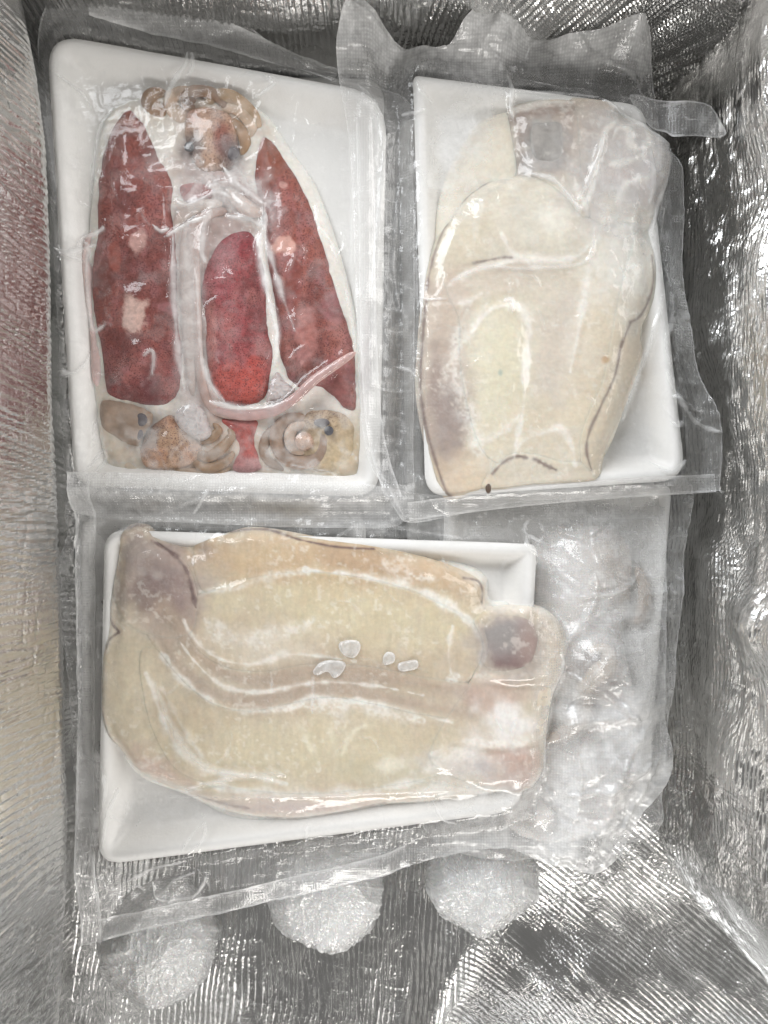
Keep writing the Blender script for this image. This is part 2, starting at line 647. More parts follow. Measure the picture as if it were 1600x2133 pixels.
def crinkle(u, v, lam, seed, warp=1.0):
    """ridges running along u, spaced lam apart across v (metres); returns -1..1"""
    w = (fbm(u / 0.055, v / 0.014, seed, 3) - 0.5) * 11 * warp + (fbm(u / 0.11, v / 0.07, seed + 4, 2) - 0.5) * 22
    ph = v / lam * 2 * math.pi + w
    s1 = np.sin(ph)
    s1 = np.sign(s1) * np.abs(s1) ** 0.8
    amp = 0.35 + 0.9 * vnoise(u / 0.035, v / 0.006, seed + 9)
    cross = ridged(u / 0.010, v / 0.016, seed + 2, 5, 2)
    brk = np.sin(2 * ph + 5 * fbm(u / 0.008, v / 0.02, seed + 6, 2)) * vnoise(u / 0.006, v / 0.009, seed + 7)
    return s1 * amp * 0.62 + cross * 0.65 + 0.30 * brk - 0.2


def param_surface(name, nu, nv, fn, label=None):
    u = np.linspace(0, 1, nu); v = np.linspace(0, 1, nv)
    U, Vv = np.meshgrid(u, v)
    P = fn(U, Vv)                                    # (nv, nu, 3) base, with normals by differences
    pos, disp = P
    du = np.gradient(pos, axis=1); dv = np.gradient(pos, axis=0)
    n = np.cross(du, dv); n /= np.linalg.norm(n, axis=2)[..., None] + 1e-12
    pos = pos + n * disp[..., None]
    idx = np.arange(nu * nv).reshape(nv, nu)
    F = np.stack([idx[:-1, :-1], idx[:-1, 1:], idx[1:, 1:], idx[1:, :-1]], -1).reshape(-1, 4)
    o = make_mesh(name, pos.reshape(-1, 3) - np.array(box.location), F, M_FOIL, box, smooth=False)
    if label: o['label'] = label
    return o


XL, XR, YT, YB, TOP = -0.217, 0.187, 0.262, -0.540, 0.13


def floor_fn(U, V):
    x = -0.215 + U * 0.50; y = np.interp(V, [0, 0.10, 0.76, 1], [-0.55, -0.385, -0.135, 0.28])
    z = np.full_like(x, FLOOR)
    # the liner bulges and folds: a raised crease in the near half, a swell towards the near right corner
    cx = 0.052 - (y + 0.262) * -0.32
    dcr = x - cx
    z += 0.010 * np.exp(-(dcr / 0.013) ** 2) * sstep(-0.24, -0.30, y) * (dcr > -9)
    z += 0.020 * sstep(0.02, 0.16, x) * sstep(-0.20, -0.33, y)
    z += 0.016 * (fbm(x / 0.08, y / 0.08, 31, 2) - 0.5)
    right = sstep(-0.01, 0.03, dcr)
    ang = np.radians(-8) + right * np.radians(44 + 30 * (x - cx) / 0.2)
    c, s = np.cos(ang), np.sin(ang)
    vv = x * c + y * s; uu = -x * s + y * c
    left = crinkle(-x * math.sin(math.radians(-6)) + y, x + y * math.sin(math.radians(-6)), 0.0036, 3)
    a = math.radians(50)
    rgt = crinkle(-x * math.sin(a) + y * math.cos(a), x * math.cos(a) + y * math.sin(a), 0.0031, 5, 0.6)
    return np.stack([x, y, z], -1), 0.00050 * (left * (1 - right) + 0.7 * rgt * right)


param_surface('foil_floor', 640, 460, floor_fn)


def left_fn(U, V):
    y = 0.275 - U * 0.83; z = FLOOR - 0.004 + V * 0.205
    py = 1066.5 - y / (S * kz(0.03))
    xb = (np.interp(py, [-50, 0, 150, 300, 700, 1000, 1300, 1700, 1900, 2133, 2300], [28, 38, 62, 80, 95, 106, 124, 132, 126, 116, 112]) - 800) * S * kz(0.03)
    x = xb - 0.040 * sstep(0.030, -0.045, z) - 0.15 * np.maximum(z - 0.03, 0) + 0.006 * (fbm(y / 0.10, z / 0.08, 15, 2) - 0.5)
    d = crinkle(z + 0.10 * y, y - 0.12 * z, 0.0042, 21)
    return np.stack([x, y, z], -1), 0.0006 * d


param_surface('foil_wall', 1000, 170, left_fn)


def right_fn(U, V):
    y = YB - 0.01 + U * 0.825; z = FLOOR - 0.004 + V * 0.170
    flare = 0.075 * sstep(-0.20, -0.33, y)
    foot = 0.016 * np.exp(-((z - FLOOR) / 0.03) ** 2) * sstep(0.2, 0.0, y)
    x = XR + flare - foot + 0.03 * np.maximum(z + 0.02, 0) + 0.024 * (fbm(y / 0.10, z / 0.07, 41, 2) - 0.5)
    x = x - 0.012 * np.exp(-((y + 0.06) / 0.02) ** 2) * sstep(-0.03, 0.05, z)
    d = crinkle(1.9 * (y - 0.06 * z), z + 0.05 * y, 0.0029, 44, 0.8)
    return np.stack([x, y, z], -1), 0.00065 * d


param_surface('foil_wall', 620, 220, right_fn)


def far_fn(U, V):
    x = 0.215 - U * 0.45; z = FLOOR - 0.004 + V * 0.170
    y = YT + 0.014 * (fbm(x / 0.10, z / 0.08, 51, 2) - 0.5) + 0.02 * np.maximum(z, 0)
    y = y + 0.012 * sstep(0.05, -0.15, x) * sstep(-0.05, 0.05, z)
    d = crinkle(z + 0.5 * (x - 0.0) * sstep(0.0, 0.15, x), x * 1.0 - z * (0.10 + 0.9 * sstep(0.0, 0.18, x)), 0.0036, 55)
    return np.stack([x, y, z], -1), 0.00065 * d


param_surface('foil_wall', 600, 130, far_fn)


def near_fn(U, V):
    x = -0.22 + U * 0.50; z = FLOOR - 0.004 + V * 0.170
    y = YB + 0.006 * (fbm(x / 0.10, z / 0.08, 61, 2) - 0.5)
    return np.stack([x, y, z], -1), 0.0008 * crinkle(z, x, 0.0038, 65)


param_surface('foil_wall', 160, 60, near_fn)


# ------------------------------------------------------------------ trays and bags
def K(r, g, b, f=1.12):
    return np.clip(srgb(r, g, b) * f, 0, 0.92)


def tray(pack, label, poly, rim, cat_group, z0=0.0, depth=0.015, rimw=15, slope=52, step=5.0, dots=True):
    c = poly.mean(0); wx, wy = to_world(c[0], c[1], z0)
    t = thing('foam_tray', label, 'foam tray', (wx, wy, rim - depth - 0.003), cat_group)

    def zf(x, y, d):
        z = rim - depth * sstep(rimw, rimw + slope, d)
        z = z - 0.002 * (1 - sstep(0, 9, d))                       # rounded outer lip
        z = z + 0.0006 * (fbm(x / 120, y / 120, 77, 2) - 0.5)
        if dots:                                                    # stamped grid on the floor of the tray
            z = z + 0.00025 * np.sign(np.sin(x * 0.55) * np.sin(y * 0.55)) * (d > rimw + slope + 8)
        return z
    b = sheet('tray_floor', poly, step, zf, M_FOAM, t, z0, thick=0.003)
    b.name = 'tray_shell'
    # the turned-down outer rim
    n = len(poly); outer = poly; V = []; F = []
    cen = poly.mean(0); o0 = root_loc(t)
    for lev, (inset, zz) in enumerate(((0.0, rim - 0.002), (3.0, rim - 0.006), (9.0, rim - 0.011), (22.0, rim - depth - 0.004))):
        for p in poly:
            u = (cen - p) / np.linalg.norm(cen - p)
            q = p + u * inset
            a, bb = to_world(q[0], q[1], z0); V.append((a, bb, zz))
    for lev in range(3):
        for i in range(n):
            a, bb = lev * n + i, lev * n + (i + 1) % n
            F.append((a, a + n, bb + n, bb))
    make_mesh('outer_rim', np.array(V) - o0, np.array(F), M_FOAM, t)

    def hf(X, Y):
        sd = sdist(X, Y, poly)
        return np.where(sd > 0, zf(X, Y, np.maximum(sd, 0)), -9.0)
    HEIGHTS.setdefault(pack, []).append(hf)
    return t


def bag(pack, label, outline, tray_poly, base_fn, creases, milk_fn, emb_fn, z0=0.0, step=3.2, sig=1.8, veins=0.35, gap=0.0006, group='vacuum bags sealed round the foam trays', grow=14, rip=1.0, fine=90):
    """creases: (points, width px, milkiness, height mm). The film lies on everything registered for the pack."""
    # many short fine creases of the tightened film, besides the large ones
    rs = np.random.RandomState(len(outline) + len(pack))
    lo, hi = outline.min(0), outline.max(0)
    creases = list(creases)
    for _ in range(fine):
        p = lo + (hi - lo) * rs.rand(2)
        a = rs.uniform(0, math.pi); L = rs.uniform(18, 70); bend = rs.uniform(-0.35, 0.35) * L
        u = np.array([math.cos(a), math.sin(a)]); n = np.array([-u[1], u[0]])
        creases.append(([tuple(p - u * L / 2), tuple(p + n * bend), tuple(p + u * L / 2)], rs.uniform(1.8, 3.4), rs.uniform(0.04, 0.18), rs.uniform(0.25, 0.7)))
    c = outline.mean(0); wx, wy = to_world(c[0], c[1], z0)
    t = thing('vacuum_bag', label, 'vacuum bag', (wx, wy, float(base_fn(c[:1], c[1:])[0]) - 0.012), group)
    st = 4.0
    x0, y0 = outline.min(0) - 12; x1, y1 = outline.max(0) + 12
    xs = np.arange(x0, x1 + st, st); ys = np.arange(y0, y1 + st, st)
    X, Y = np.meshgrid(xs, ys)
    fx, fy = X.ravel(), Y.ravel()
    con = np.full(fx.shape, -9.0)
    for h in HEIGHTS.get(pack, []): con = np.maximum(con, h(fx, fy))
    con = con.reshape(X.shape)
    base = base_fn(fx, fy).reshape(X.shape)
    Z = np.maximum(con, base)
    Zs = blur(Z, sig)
    Z = np.maximum(Zs, con) + gap
    Z = blur(Z, 0.7)
    Z = np.maximum(Z, con + 0.00035)

    def zf(x, y, d):
        z = sample(Z, x0, y0, st, x, y)
        sd = sdist(x, y, tray_poly)
        mar = sstep(6, -10, sd)
        z = z + rip * mar * (0.0034 * (fbm(x / 70, y / 70, 5 + len(pack), 3) - 0.5) + 0.0022 * ridged(x / 75 + fbm(x / 60, y / 60, 3), y / 75, 8, 5, 3) + 0.0007 * ridged(x / 26, y / 30, 28, 4, 2) * sstep(0.4, 0.7, vnoise(x / 80, y / 80, 29)))
        z = z + (1 - mar) * (0.0004 * ridged(x / 45, y / 45, 9, 6, 2))
        for i, (pts, w, mk, hm) in enumerate(creases):
            if hm: z = z + hm * 1e-3 * stroke(x, y, pts, w, seed=i + 3)
        return z

    def mf(x, y, d):
        m = milk_fn(x, y, d)
        v = ridged(x / 55 + 0.3 * fbm(x / 30, y / 30, 2), y / 55, 14 + len(pack), 14, 3)
        sd = sdist(x, y, tray_poly)
        m = m + veins * (0.45 + 0.55 * sstep(10, -10, sdist(x, y, tray_poly))) * v * (0.35 + 0.65 * vnoise(x / 90, y / 90, 4)) * sstep(0.15, 0.5, vnoise(x / 60, y / 60, 23) + 0.25 * (sd < 10))
        for i, (pts, w, mk, hm) in enumerate(creases):
            if mk: m = np.maximum(m, mk * stroke(x, y, pts, w, seed=i + 3))
        m = np.maximum(m, 0.40 * sstep(4.0, 0.0, d))
        return np.clip(m, 0, 0.96)
    vx, vy, d, q = grid_patch(outline, step)
    z = zf(vx, vy, d); mk = mf(vx, vy, d); em = emb_fn(vx, vy, d)
    wx, wy = to_world(vx, vy, z0)
    V = np.stack([wx, wy, z], 1) - root_loc(t)
    cen = vx[q].mean(1), vy[q].mean(1)
    sdq = sdist(cen[0], cen[1], tray_poly) > -grow
    for nm, sel in (('clinging_film', sdq), ('bag_margin', ~sdq)):
        qq = q[sel]
        if len(qq) == 0: continue
        u, inv = np.unique(qq, return_inverse=True)
        make_mesh(nm, V[u], inv.reshape(qq.shape), M_FILM, t, {'milk': mk[u], 'emb': em[u]})
    return t, zf


def seal(t, pts, w, zf, milk=0.42, z0=0.0, n=60):
    """flat welded band of the bag, lying on the margin"""
    c = smooth_curve(pts, False, max(2, n // max(1, len(pts) - 1))) if len(pts) > 2 else np.array([np.array(pts[0]) * (1 - a) + np.array(pts[1]) * a for a in np.linspace(0, 1, n)], float)
    T = np.gradient(c, axis=0); T /= np.linalg.norm(T, axis=1)[:, None]; N = np.stack([-T[:, 1], T[:, 0]], 1)
    m = 7; V = []; F = []; PX = []
    for i in range(len(c)):
        for j in range(m):
            PX.append(c[i] + N[i] * w * (j / (m - 1) - 0.5))
    PX = np.array(PX)
    z = zf(PX[:, 0], PX[:, 1], np.full(len(PX), 20.0)) + 0.0007
    wx, wy = to_world(PX[:, 0], PX[:, 1], z0)
    for i in range(len(c) - 1):
        for j in range(m - 1):
            a = i * m + j
            F.append((a, a + 1, a + m + 1, a + m))
    V = np.stack([wx, wy, z], 1) - root_loc(t)
    nv = len(PX)
    mk = np.full(nv, milk * 0.35) * (0.7 + 0.6 * vnoise(PX[:, 0] / 40, PX[:, 1] / 40, 6))
    e = np.tile([1, .3, 0, 0, 0, .3, 1], len(c)); mk = np.clip(mk + 0.35 * e, 0, 0.9)
    return make_mesh('seal_band', V, np.array(F), M_FILM, t, {'milk': mk, 'emb': np.full(nv, 0.7)})


WHITE = K(226, 222, 215)
FROST = K(196, 184, 180)
GREYFROST = K(178, 165, 162)
TRAYG = 'white foam trays inside the vacuum bags'

# ------------------------------------------------------------------ packs lying underneath
T4 = rounded_poly([(930, 1000), (1402, 1010), (1348, 1690), (900, 1660)], [40, 25, 60, 40])
tray('under_right', 'white foam tray half hidden under clear plastic, beside the right foil wall', T4, -0.019, TRAYG, z0=-0.019, depth=0.016, dots=False)


def plain_col(colr, var=0.12, seed=3, sc=60):
    def f(x, y, d):
        n = fbm(x / sc, y / sc, seed, 3)[:, None] - 0.5
        return np.clip(flat(len(x), colr) * (1 + 2 * var * n), 0, 0.95)
    return f


r = thing('cuttlefish', 'whitish frozen cuttlefish blurred under the puffy plastic at the right', 'cuttlefish', (*to_world(1250, 1450), -0.034), 'frozen cuttlefish on trays')


def col4(x, y, d):
    C = flat(len(x), K(224, 220, 217))
    C = lay(C, 0.7 * sstep(0.4, 0.7, fbm(x / 80, y / 80, 5, 3)), K(228, 224, 222))
    C = lay(C, 0.8 * blob(x, y, 1235, 1400, 60, 40, 0.7, 0.5, 4), K(180, 160, 148))
    C = lay(C, 0.5 * blob(x, y, 1290, 1180, 90, 60, 0.7, 0.5, 6), K(190, 172, 150))
    return C


P4 = smooth_curve([(1120, 1130), (1230, 1090), (1320, 1130), (1325, 1250), (1310, 1330), (1335, 1450), (1345, 1560), (1330, 1660), (1260, 1740), (1160, 1770), (1060, 1730), (1040, 1560), (1060, 1350)], True)
pillow('under_right', 'mantle', P4, -0.034, 0.024, 110, M_FLESH, r, col4, step=4, z0=-0.02, bump=lambda x, y: 0.007 * (fbm(x / 60, y / 60, 9, 3) - 0.5))
tube('under_right', 'tentacle', [(1325, 1180), (1338, 1215), (1340, 1250), (1332, 1285), (1320, 1300)], [8, 13, 14, 11, 5], [-70, -66, -66, -70, -76], M_FLESH, r, K(186, 174, 162), z0=-0.02)
tube('under_right', 'tentacle', [(1130, 1530), (1165, 1510), (1195, 1480), (1205, 1445), (1190, 1420)], [10, 18, 20, 17, 8], [-30, -26, -24, -26, -32], M_FLESH, r, K(196, 186, 176), z0=-0.02)
tube('under_right', 'tentacle', [(1190, 1440), (1230, 1395), (1255, 1370), (1245, 1345), (1215, 1350)], [14, 20, 18, 14, 6], [-28, -24, -22, -26, -32], M_FLESH, r, K(198, 186, 172), z0=-0.02)

O4 = np.array(smooth_curve([(885, 985), (1100, 980), (1430, 990), (1432, 1150), (1415, 1400), (1385, 1640), (1370, 1735), (1200, 1790), (1000, 1790), (870, 1700), (880, 1300)], True, 5))
bag('under_right', 'crumpled clear bag of the lower pack, edge along the right foil wall', O4, T4, lambda x, y: -0.030 + 0.008 * fbm(x / 70, y / 70, 71, 2), [], lambda x, y, d: 0.08 + 0.22 * fbm(x / 60, y / 60, 73, 3), lambda x, y, d: np.full(len(x), 0.3), z0=-0.02, step=5, rip=1.5, veins=0.5, fine=50)

T5 = rounded_poly([(165, 1070), (760, 1060), (780, 1600), (170, 1590)], 45)
tray('under_left', 'foam tray buried under the cuttlefish tray, only a sliver at its left', T5, -0.018, TRAYG, z0=-0.018, depth=0.016, dots=False)
O5 = smooth_curve([(128, 1120), (112, 1180), (116, 1300), (128, 1400), (136, 1500), (144, 1600), (150, 1700), (160, 1790), (300, 1720), (700, 1650), (830, 1600), (820, 1080), (600, 1030), (170, 1020)], True, 5)
bag('under_left', 'crumpled clear bag sticking out below, between the tray bag and left foil wall', O5, T5, lambda x, y: np.full(np.shape(x), -0.030), [], lambda x, y, d: np.full(len(x), 0.22), lambda x, y, d: np.full(len(x), 0.5), z0=-0.02, step=5, rip=2.0, veins=0.6)

for k, (pts, zz, lb) in enumerate([  # unseen trays added to fill the void, blocking light under the packs
    ([(830, 240), (1370, 250), (1360, 1640), (860, 1620)], -0.036, 'unseen foam tray added to darken the stack, beneath the right half'),
    ([(150, 150), (800, 160), (800, 1600), (175, 1590)], -0.040, 'unseen foam tray added to darken the stack, beneath the left half'),
    ([(850, 260), (1350, 260), (1340, 1620), (860, 1600)], -0.058, 'deepest unseen tray added to darken the stack, on the foil floor at the right'),
    ([(170, 170), (790, 180), (790, 1580), (190, 1570)], -0.060, 'deepest unseen tray added to darken the stack, on the foil floor at the left'),
]):
    tray('deep%d' % k, lb, rounded_poly(pts, 50), zz, TRAYG, z0=zz, depth=0.016, step=12, dots=False)

# ------------------------------------------------------------------ first pack: three red squid
T1 = rounded_poly([(94, 64), (806, 192), (790, 1036), (152, 1012)], [78, 90, 60, 50])
tray('squid', 'white foam tray in the far left corner carrying three red squid', T1, 0.0, TRAYG, depth=0.013, slope=60)


def squid_col(seed, base, tip, low, patches, frostcurves=()):
    def f(x, y, d):
        n = len(x)
        C = flat(n, base)
        t = (y - y.min()) / (y.max() - y.min())
        C = lay(C, 0.75 * sstep(0.22, 0.0, t), tip)
        C = lay(C, 0.8 * sstep(0.70, 0.95, t), low)
        C = lay(C, 0.55 * sstep(0.46, 0.66, fbm(x / 48, y / 60, seed, 3)), K(100, 54, 52))
        C = lay(C, 0.40 * sstep(0.50, 0.72, fbm(x / 42, y / 60, seed + 3, 3)), K(170, 114, 108))
        C = lay(C, 0.30 * sstep(0.5, 0.75, fbm(x / 20, y / 24, seed + 8, 3)), K(160, 112, 116))
        C = lay(C, 0.75 * sstep(9, 0, d) * vnoise(x / 30, y / 30, seed), K(120, 84, 84))
        for (cx, cy, rx, ry, k, cc) in patches:
            C = lay(C, k * blob(x, y, cx, cy, rx, ry, 0.22, 0, int(cx), 0.5, 22), cc)
        for (pts, w, k) in frostcurves:
            C = lay(C, k * stroke(x, y, pts, w, seed=int(w)), FROST)
        return C
    return f


def spk(seed, patches=()):
    def f(x, y, d):
        m = 0.55 + 0.7 * fbm(x / 40, y / 40, seed + 20, 3)
        for (cx, cy, rx, ry, k, cc) in patches:
            m = m * (1 - 0.95 * blob(x, y, cx, cy, rx, ry, 0.3, 0, int(cx), 0.5, 22))
        return np.clip(m, 0, 1)
    return f


SQG = 'whole red squid on the far left tray'
PALE = K(196, 158, 150)
wob = lambda seed, a=0.0022, sc=55: (lambda x, y: a * (fbm(x / sc, y / sc, seed, 3) - 0.5))

# left squid
sq1 = thing('squid', 'red squid at the left of its tray, point up, two pale round spots', 'squid', (*to_world(285, 600), -0.013), SQG)
pt1 = [(280, 662, 30, 42, 0.95, K(206, 176, 166)), (288, 508, 17, 26, 0.8, PALE), (240, 540, 13, 30, 0.5, K(168, 96, 84)), (355, 640, 28, 16, 0.45, K(170, 120, 124)), (216, 575, 26, 34, 0.55, K(88, 36, 30)), (262, 250, 22, 8, 0.5, K(178, 140, 130)), (315, 800, 16, 60, 0.4, K(86, 34, 38))]
PM1 = rough(smooth_curve([(257, 220), (282, 232), (305, 268), (330, 320), (352, 362), (358, 400), (352, 440), (362, 480), (365, 560), (366, 640), (376, 720), (374, 800), (350, 835), (318, 848), (268, 835), (218, 818), (206, 740), (196, 690), (188, 640), (184, 560), (196, 480), (196, 400), (204, 330), (226, 262)], True))
pillow('squid', 'mantle', PM1, -0.0065, 0.0081, 82, M_SQUID, sq1, squid_col(11, K(140, 78, 70), K(112, 68, 54), K(126, 72, 72), pt1), bump=wob(31), extra={'spk': spk(11, pt1)})
PF1 = rough(smooth_curve([(190, 470), (178, 500), (172, 530), (186, 560), (184, 640), (196, 700), (206, 740), (200, 800), (186, 790), (180, 740), (176, 660), (166, 600), (160, 540), (168, 490)], True))
pillow('squid', 'fin', PF1, -0.0065, 0.0024, 12, M_FLESH, sq1, plain_col(K(204, 182, 178), 0.2, 8, 20))

HEADC = K(176, 136, 110)


def head_col(seed, dots=True, base=HEADC):
    def f(x, y, d):
        C = flat(len(x), base)
        C = lay(C, 0.6 * sstep(0.45, 0.7, fbm(x / 35, y / 35, seed, 3)), K(164, 140, 118))
        C = lay(C, 0.4 * sstep(0.5, 0.75, fbm(x / 22, y / 22, seed + 6, 3)), K(206, 178, 160))
        C = lay(C, 0.5 * sstep(8, 0, d), K(150, 130, 112))
        for cx, cy, rr in ((290, 875, 34), (280, 905, 28), (394, 304, 24), (484, 318, 28)):
            C = lay(C, 0.8 * blob(x, y, cx, cy, rr, rr, 0.8, 0, cx), K(112, 102, 100))
        return C
    return f


PH1 = rough(smooth_curve([(330, 868), (355, 862), (385, 885), (410, 912), (420, 940), (400, 965), (350, 980), (300, 975), (285, 940), (298, 900)], True))
pillow('squid', 'head', PH1, -0.0065, 0.0071, 50, M_SQUID, sq1, head_col(41), bump=wob(42), extra={'spk': lambda x, y, d: np.clip(1.15 - np.abs(y - 905) / 90 + 0 * x, 0.15, 1) * 0.9})
PS1 = rough(smooth_curve([(205, 830), (260, 835), (312, 852), (316, 872), (300, 900), (285, 935), (250, 920), (215, 900), (200, 870)], True))
pillow('squid', 'collar', PS1, -0.0065, 0.0048, 40, M_FLESH, sq1, plain_col(K(160, 140, 124), 0.3, 12, 18), bump=wob(43))
ball('squid', 'eye', 290, 873, -0.0029, 14, M_EYE, sq1, K(88, 82, 86), 0.22)
ball('squid', 'eye', 283, 903, -0.0034, 12, M_EYE, sq1, K(92, 86, 92), 0.22)
ARM = K(152, 128, 106)
for k, (pts, rr, zz) in enumerate([
    ([(395, 935), (430, 950), (462, 930), (480, 905), (470, 890)], [9, 12, 12, 9, 4], [-18, -14, -12, -14, -18]),
    ([(390, 950), (425, 975), (465, 962), (488, 935)], [8, 12, 10, 4], [-20, -18, -16, -18]),
    ([(340, 970), (390, 982), (440, 985), (480, 970)], [9, 11, 9, 4], [-24, -22, -20, -22]),
    ([(405, 915), (435, 912), (452, 895), (440, 880)], [9, 11, 9, 4], [-16, -12, -12, -16]),
    ([(250, 945), (258, 965), (278, 985), (300, 990)], [14, 16, 15, 8], [-30, -28, -28, -32]),
]):
    tube('squid', 'arm', pts, rr, zz, M_FLESH, sq1, K(206, 190, 172) if k == 4 else ARM, flatk=0.5, colf=lambda x, y, d, k=k: plain_col(K(206, 190, 172) if k == 4 else ARM, 0.25, 50 + k, 12)(x, y, d))

# centre squid, its head at the top
sq2 = thing('squid', 'bright crimson squid in the middle of its tray, speckled head up', 'squid', (*to_world(490, 650), -0.013), SQG)
pt2 = [(440, 560, 36, 46, 0.5, K(160, 96, 100)), (436, 690, 14, 60, 0.55, K(176, 120, 112)), (470, 620, 20, 40, 0.3, K(150, 70, 78)), (500, 800, 60, 50, 0.6, K(178, 78, 68)), (490, 500, 40, 40, 0.3, K(138, 52, 62))]
PM2 = rough(smooth_curve([(462, 488), (490, 474), (520, 476), (538, 505), (548, 560), (554, 630), (558, 690), (568, 735), (560, 790), (545, 832), (505, 845), (462, 838), (435, 800), (424, 740), (420, 660), (414, 600), (424, 550), (440, 515)], True))
pillow('squid', 'mantle', PM2, -0.0065, 0.0067, 64, M_SQUID, sq2, squid_col(13, K(144, 70, 72), K(130, 64, 68), K(172, 90, 78), pt2), bump=wob(33), extra={'spk': spk(13)})
PM2b = rough(smooth_curve([(455, 872), (500, 866), (536, 876), (528, 915), (536, 945), (545, 975), (505, 985), (478, 975), (490, 940), (484, 910)], True))
pillow('squid', 'mantle_end', PM2b, -0.0065, 0.0043, 30, M_SQUID, sq2, lambda x, y, d: lay(plain_col(K(164, 84, 78), 0.2, 15, 20)(x, y, d), sstep(930, 985, y), K(170, 130, 130)), extra={'spk': lambda x, y, d: np.full(len(x), 0.35)})
PM2c = smooth_curve([(370, 380), (410, 372), (440, 388), (436, 408), (405, 418), (378, 412)], True)
pillow('squid', 'fin', PM2c, -0.0065, 0.0057, 22, M_SQUID, sq2, plain_col(K(148, 78, 74), 0.2, 16, 20), extra={'spk': lambda x, y, d: np.full(len(x), 0.3)})
PH2 = rough(smooth_curve([(385, 225), (430, 212), (475, 228), (492, 270), (498, 310), (480, 345), (440, 352), (405, 340), (386, 300), (380, 262)], True))


def h2c(x, y, d):
    C = head_col(45, base=K(184, 152, 132))(x, y, d)
    C = lay(C, 0.8 * blob(x, y, 462, 285, 18, 30, 0.6, 0, 5), K(134, 72, 62))
    C = lay(C, 0.5 * blob(x, y, 400, 240, 14, 20, 0.6, 0, 6), K(150, 96, 80))
    C = lay(C, 0.7 * blob(x, y, 395, 300, 20, 22, 0.8, 0, 7), K(112, 108, 108))
    C = lay(C, 0.7 * blob(x, y, 480, 315, 24, 30, 0.8, 0, 8), K(96, 84, 86))
    return C


pillow('squid', 'head', PH2, -0.0065, 0.0076, 48, M_SQUID, sq2, h2c, bump=wob(44), extra={'spk': lambda x, y, d: np.full(len(x), 0.75)})
ball('squid', 'eye', 393, 303, -0.0014, 11, M_EYE, sq2, K(88, 88, 90), 0.22)
ball('squid', 'eye', 484, 316, -0.0014, 14, M_EYE, sq2, K(84, 76, 80), 0.22, rx=14)
TANARM = K(170, 146, 124)
for k, (pts, rr, zz) in enumerate([
    ([(345, 222), (325, 218), (308, 208), (306, 192), (322, 184), (345, 188)], [16, 18, 18, 17, 15, 8], [-26, -22, -20, -20, -22, -26]),
    ([(388, 240), (362, 225), (352, 205), (362, 188), (385, 182), (400, 192)], [14, 16, 16, 14, 12, 6], [-22, -17, -15, -15, -16, -20]),
    ([(400, 225), (385, 205), (395, 188), (420, 184), (450, 195), (475, 225)], [10, 13, 14, 13, 12, 6], [-18, -12, -10, -10, -12, -18]),
    ([(430, 215), (440, 195), (470, 192), (500, 208), (525, 235), (535, 262)], [12, 14, 15, 15, 14, 8], [-20, -15, -13, -14, -16, -22]),
    ([(455, 225), (480, 215), (505, 230), (520, 255), (516, 285)], [10, 13, 14, 13, 6], [-20, -16, -14, -16, -22]),
    ([(475, 240), (498, 262), (508, 292), (500, 325)], [9, 12, 12, 6], [-18, -15, -15, -20]),
]):
    tube('squid', 'arm', pts, rr, zz, M_FLESH, sq2, TANARM, nseg=12, flatk=0.5, colf=lambda x, y, d, k=k: plain_col(K(*((150, 124, 102), (182, 160, 140), (140, 114, 94), (172, 148, 122), (190, 168, 148), (158, 130, 104))[k]), 0.35, 60 + k, 14)(x, y, d))
ball('squid', 'beak', 394, 208, -0.0006, 8, M_EYE, sq2, K(104, 80, 64), 0.5, rx=14)

# right squid
sq3 = thing('squid', 'slender red squid at the right of its tray, beside a coiled tentacle', 'squid', (*to_world(640, 600), -0.013), SQG)
pt3 = [(588, 510, 24, 18, 0.9, K(204, 160, 148)), (690, 640, 24, 40, 0.35, K(150, 104, 108)), (590, 385, 9, 8, 0.6, PALE), (560, 330, 26, 60, 0.4, K(128, 74, 58)), (610, 600, 20, 60, 0.5, K(110, 46, 40)), (640, 690, 22, 60, 0.5, K(174, 120, 114)), (700, 800, 40, 50, 0.4, K(126, 72, 78))]
PM3 = rough(smooth_curve([(545, 275), (562, 282), (585, 312), (620, 368), (650, 432), (675, 510), (698, 590), (718, 660), (736, 720), (742, 790), (742, 850), (715, 848), (680, 815), (648, 800), (625, 808), (600, 790), (580, 740), (574, 690), (566, 610), (552, 530), (548, 470), (536, 420), (527, 360), (530, 310)], True))
pillow('squid', 'mantle', PM3, -0.0065, 0.0076, 66, M_SQUID, sq3, squid_col(17, K(142, 82, 72), K(130, 80, 58), K(150, 102, 94), pt3), bump=wob(35), extra={'spk': spk(17, pt3)})
PH3 = rough(smooth_curve([(640, 852), (680, 846), (715, 856), (735, 880), (738, 930), (715, 975), (670, 985), (630, 965), (615, 930), (620, 880)], True))


def h3c(x, y, d):
    C = plain_col(K(160, 140, 118), 0.35, 66, 18)(x, y, d)
    C = lay(C, 0.8 * blob(x, y, 710, 950, 60, 60, 0.8, 0, 5), K(190, 172, 140))
    return C


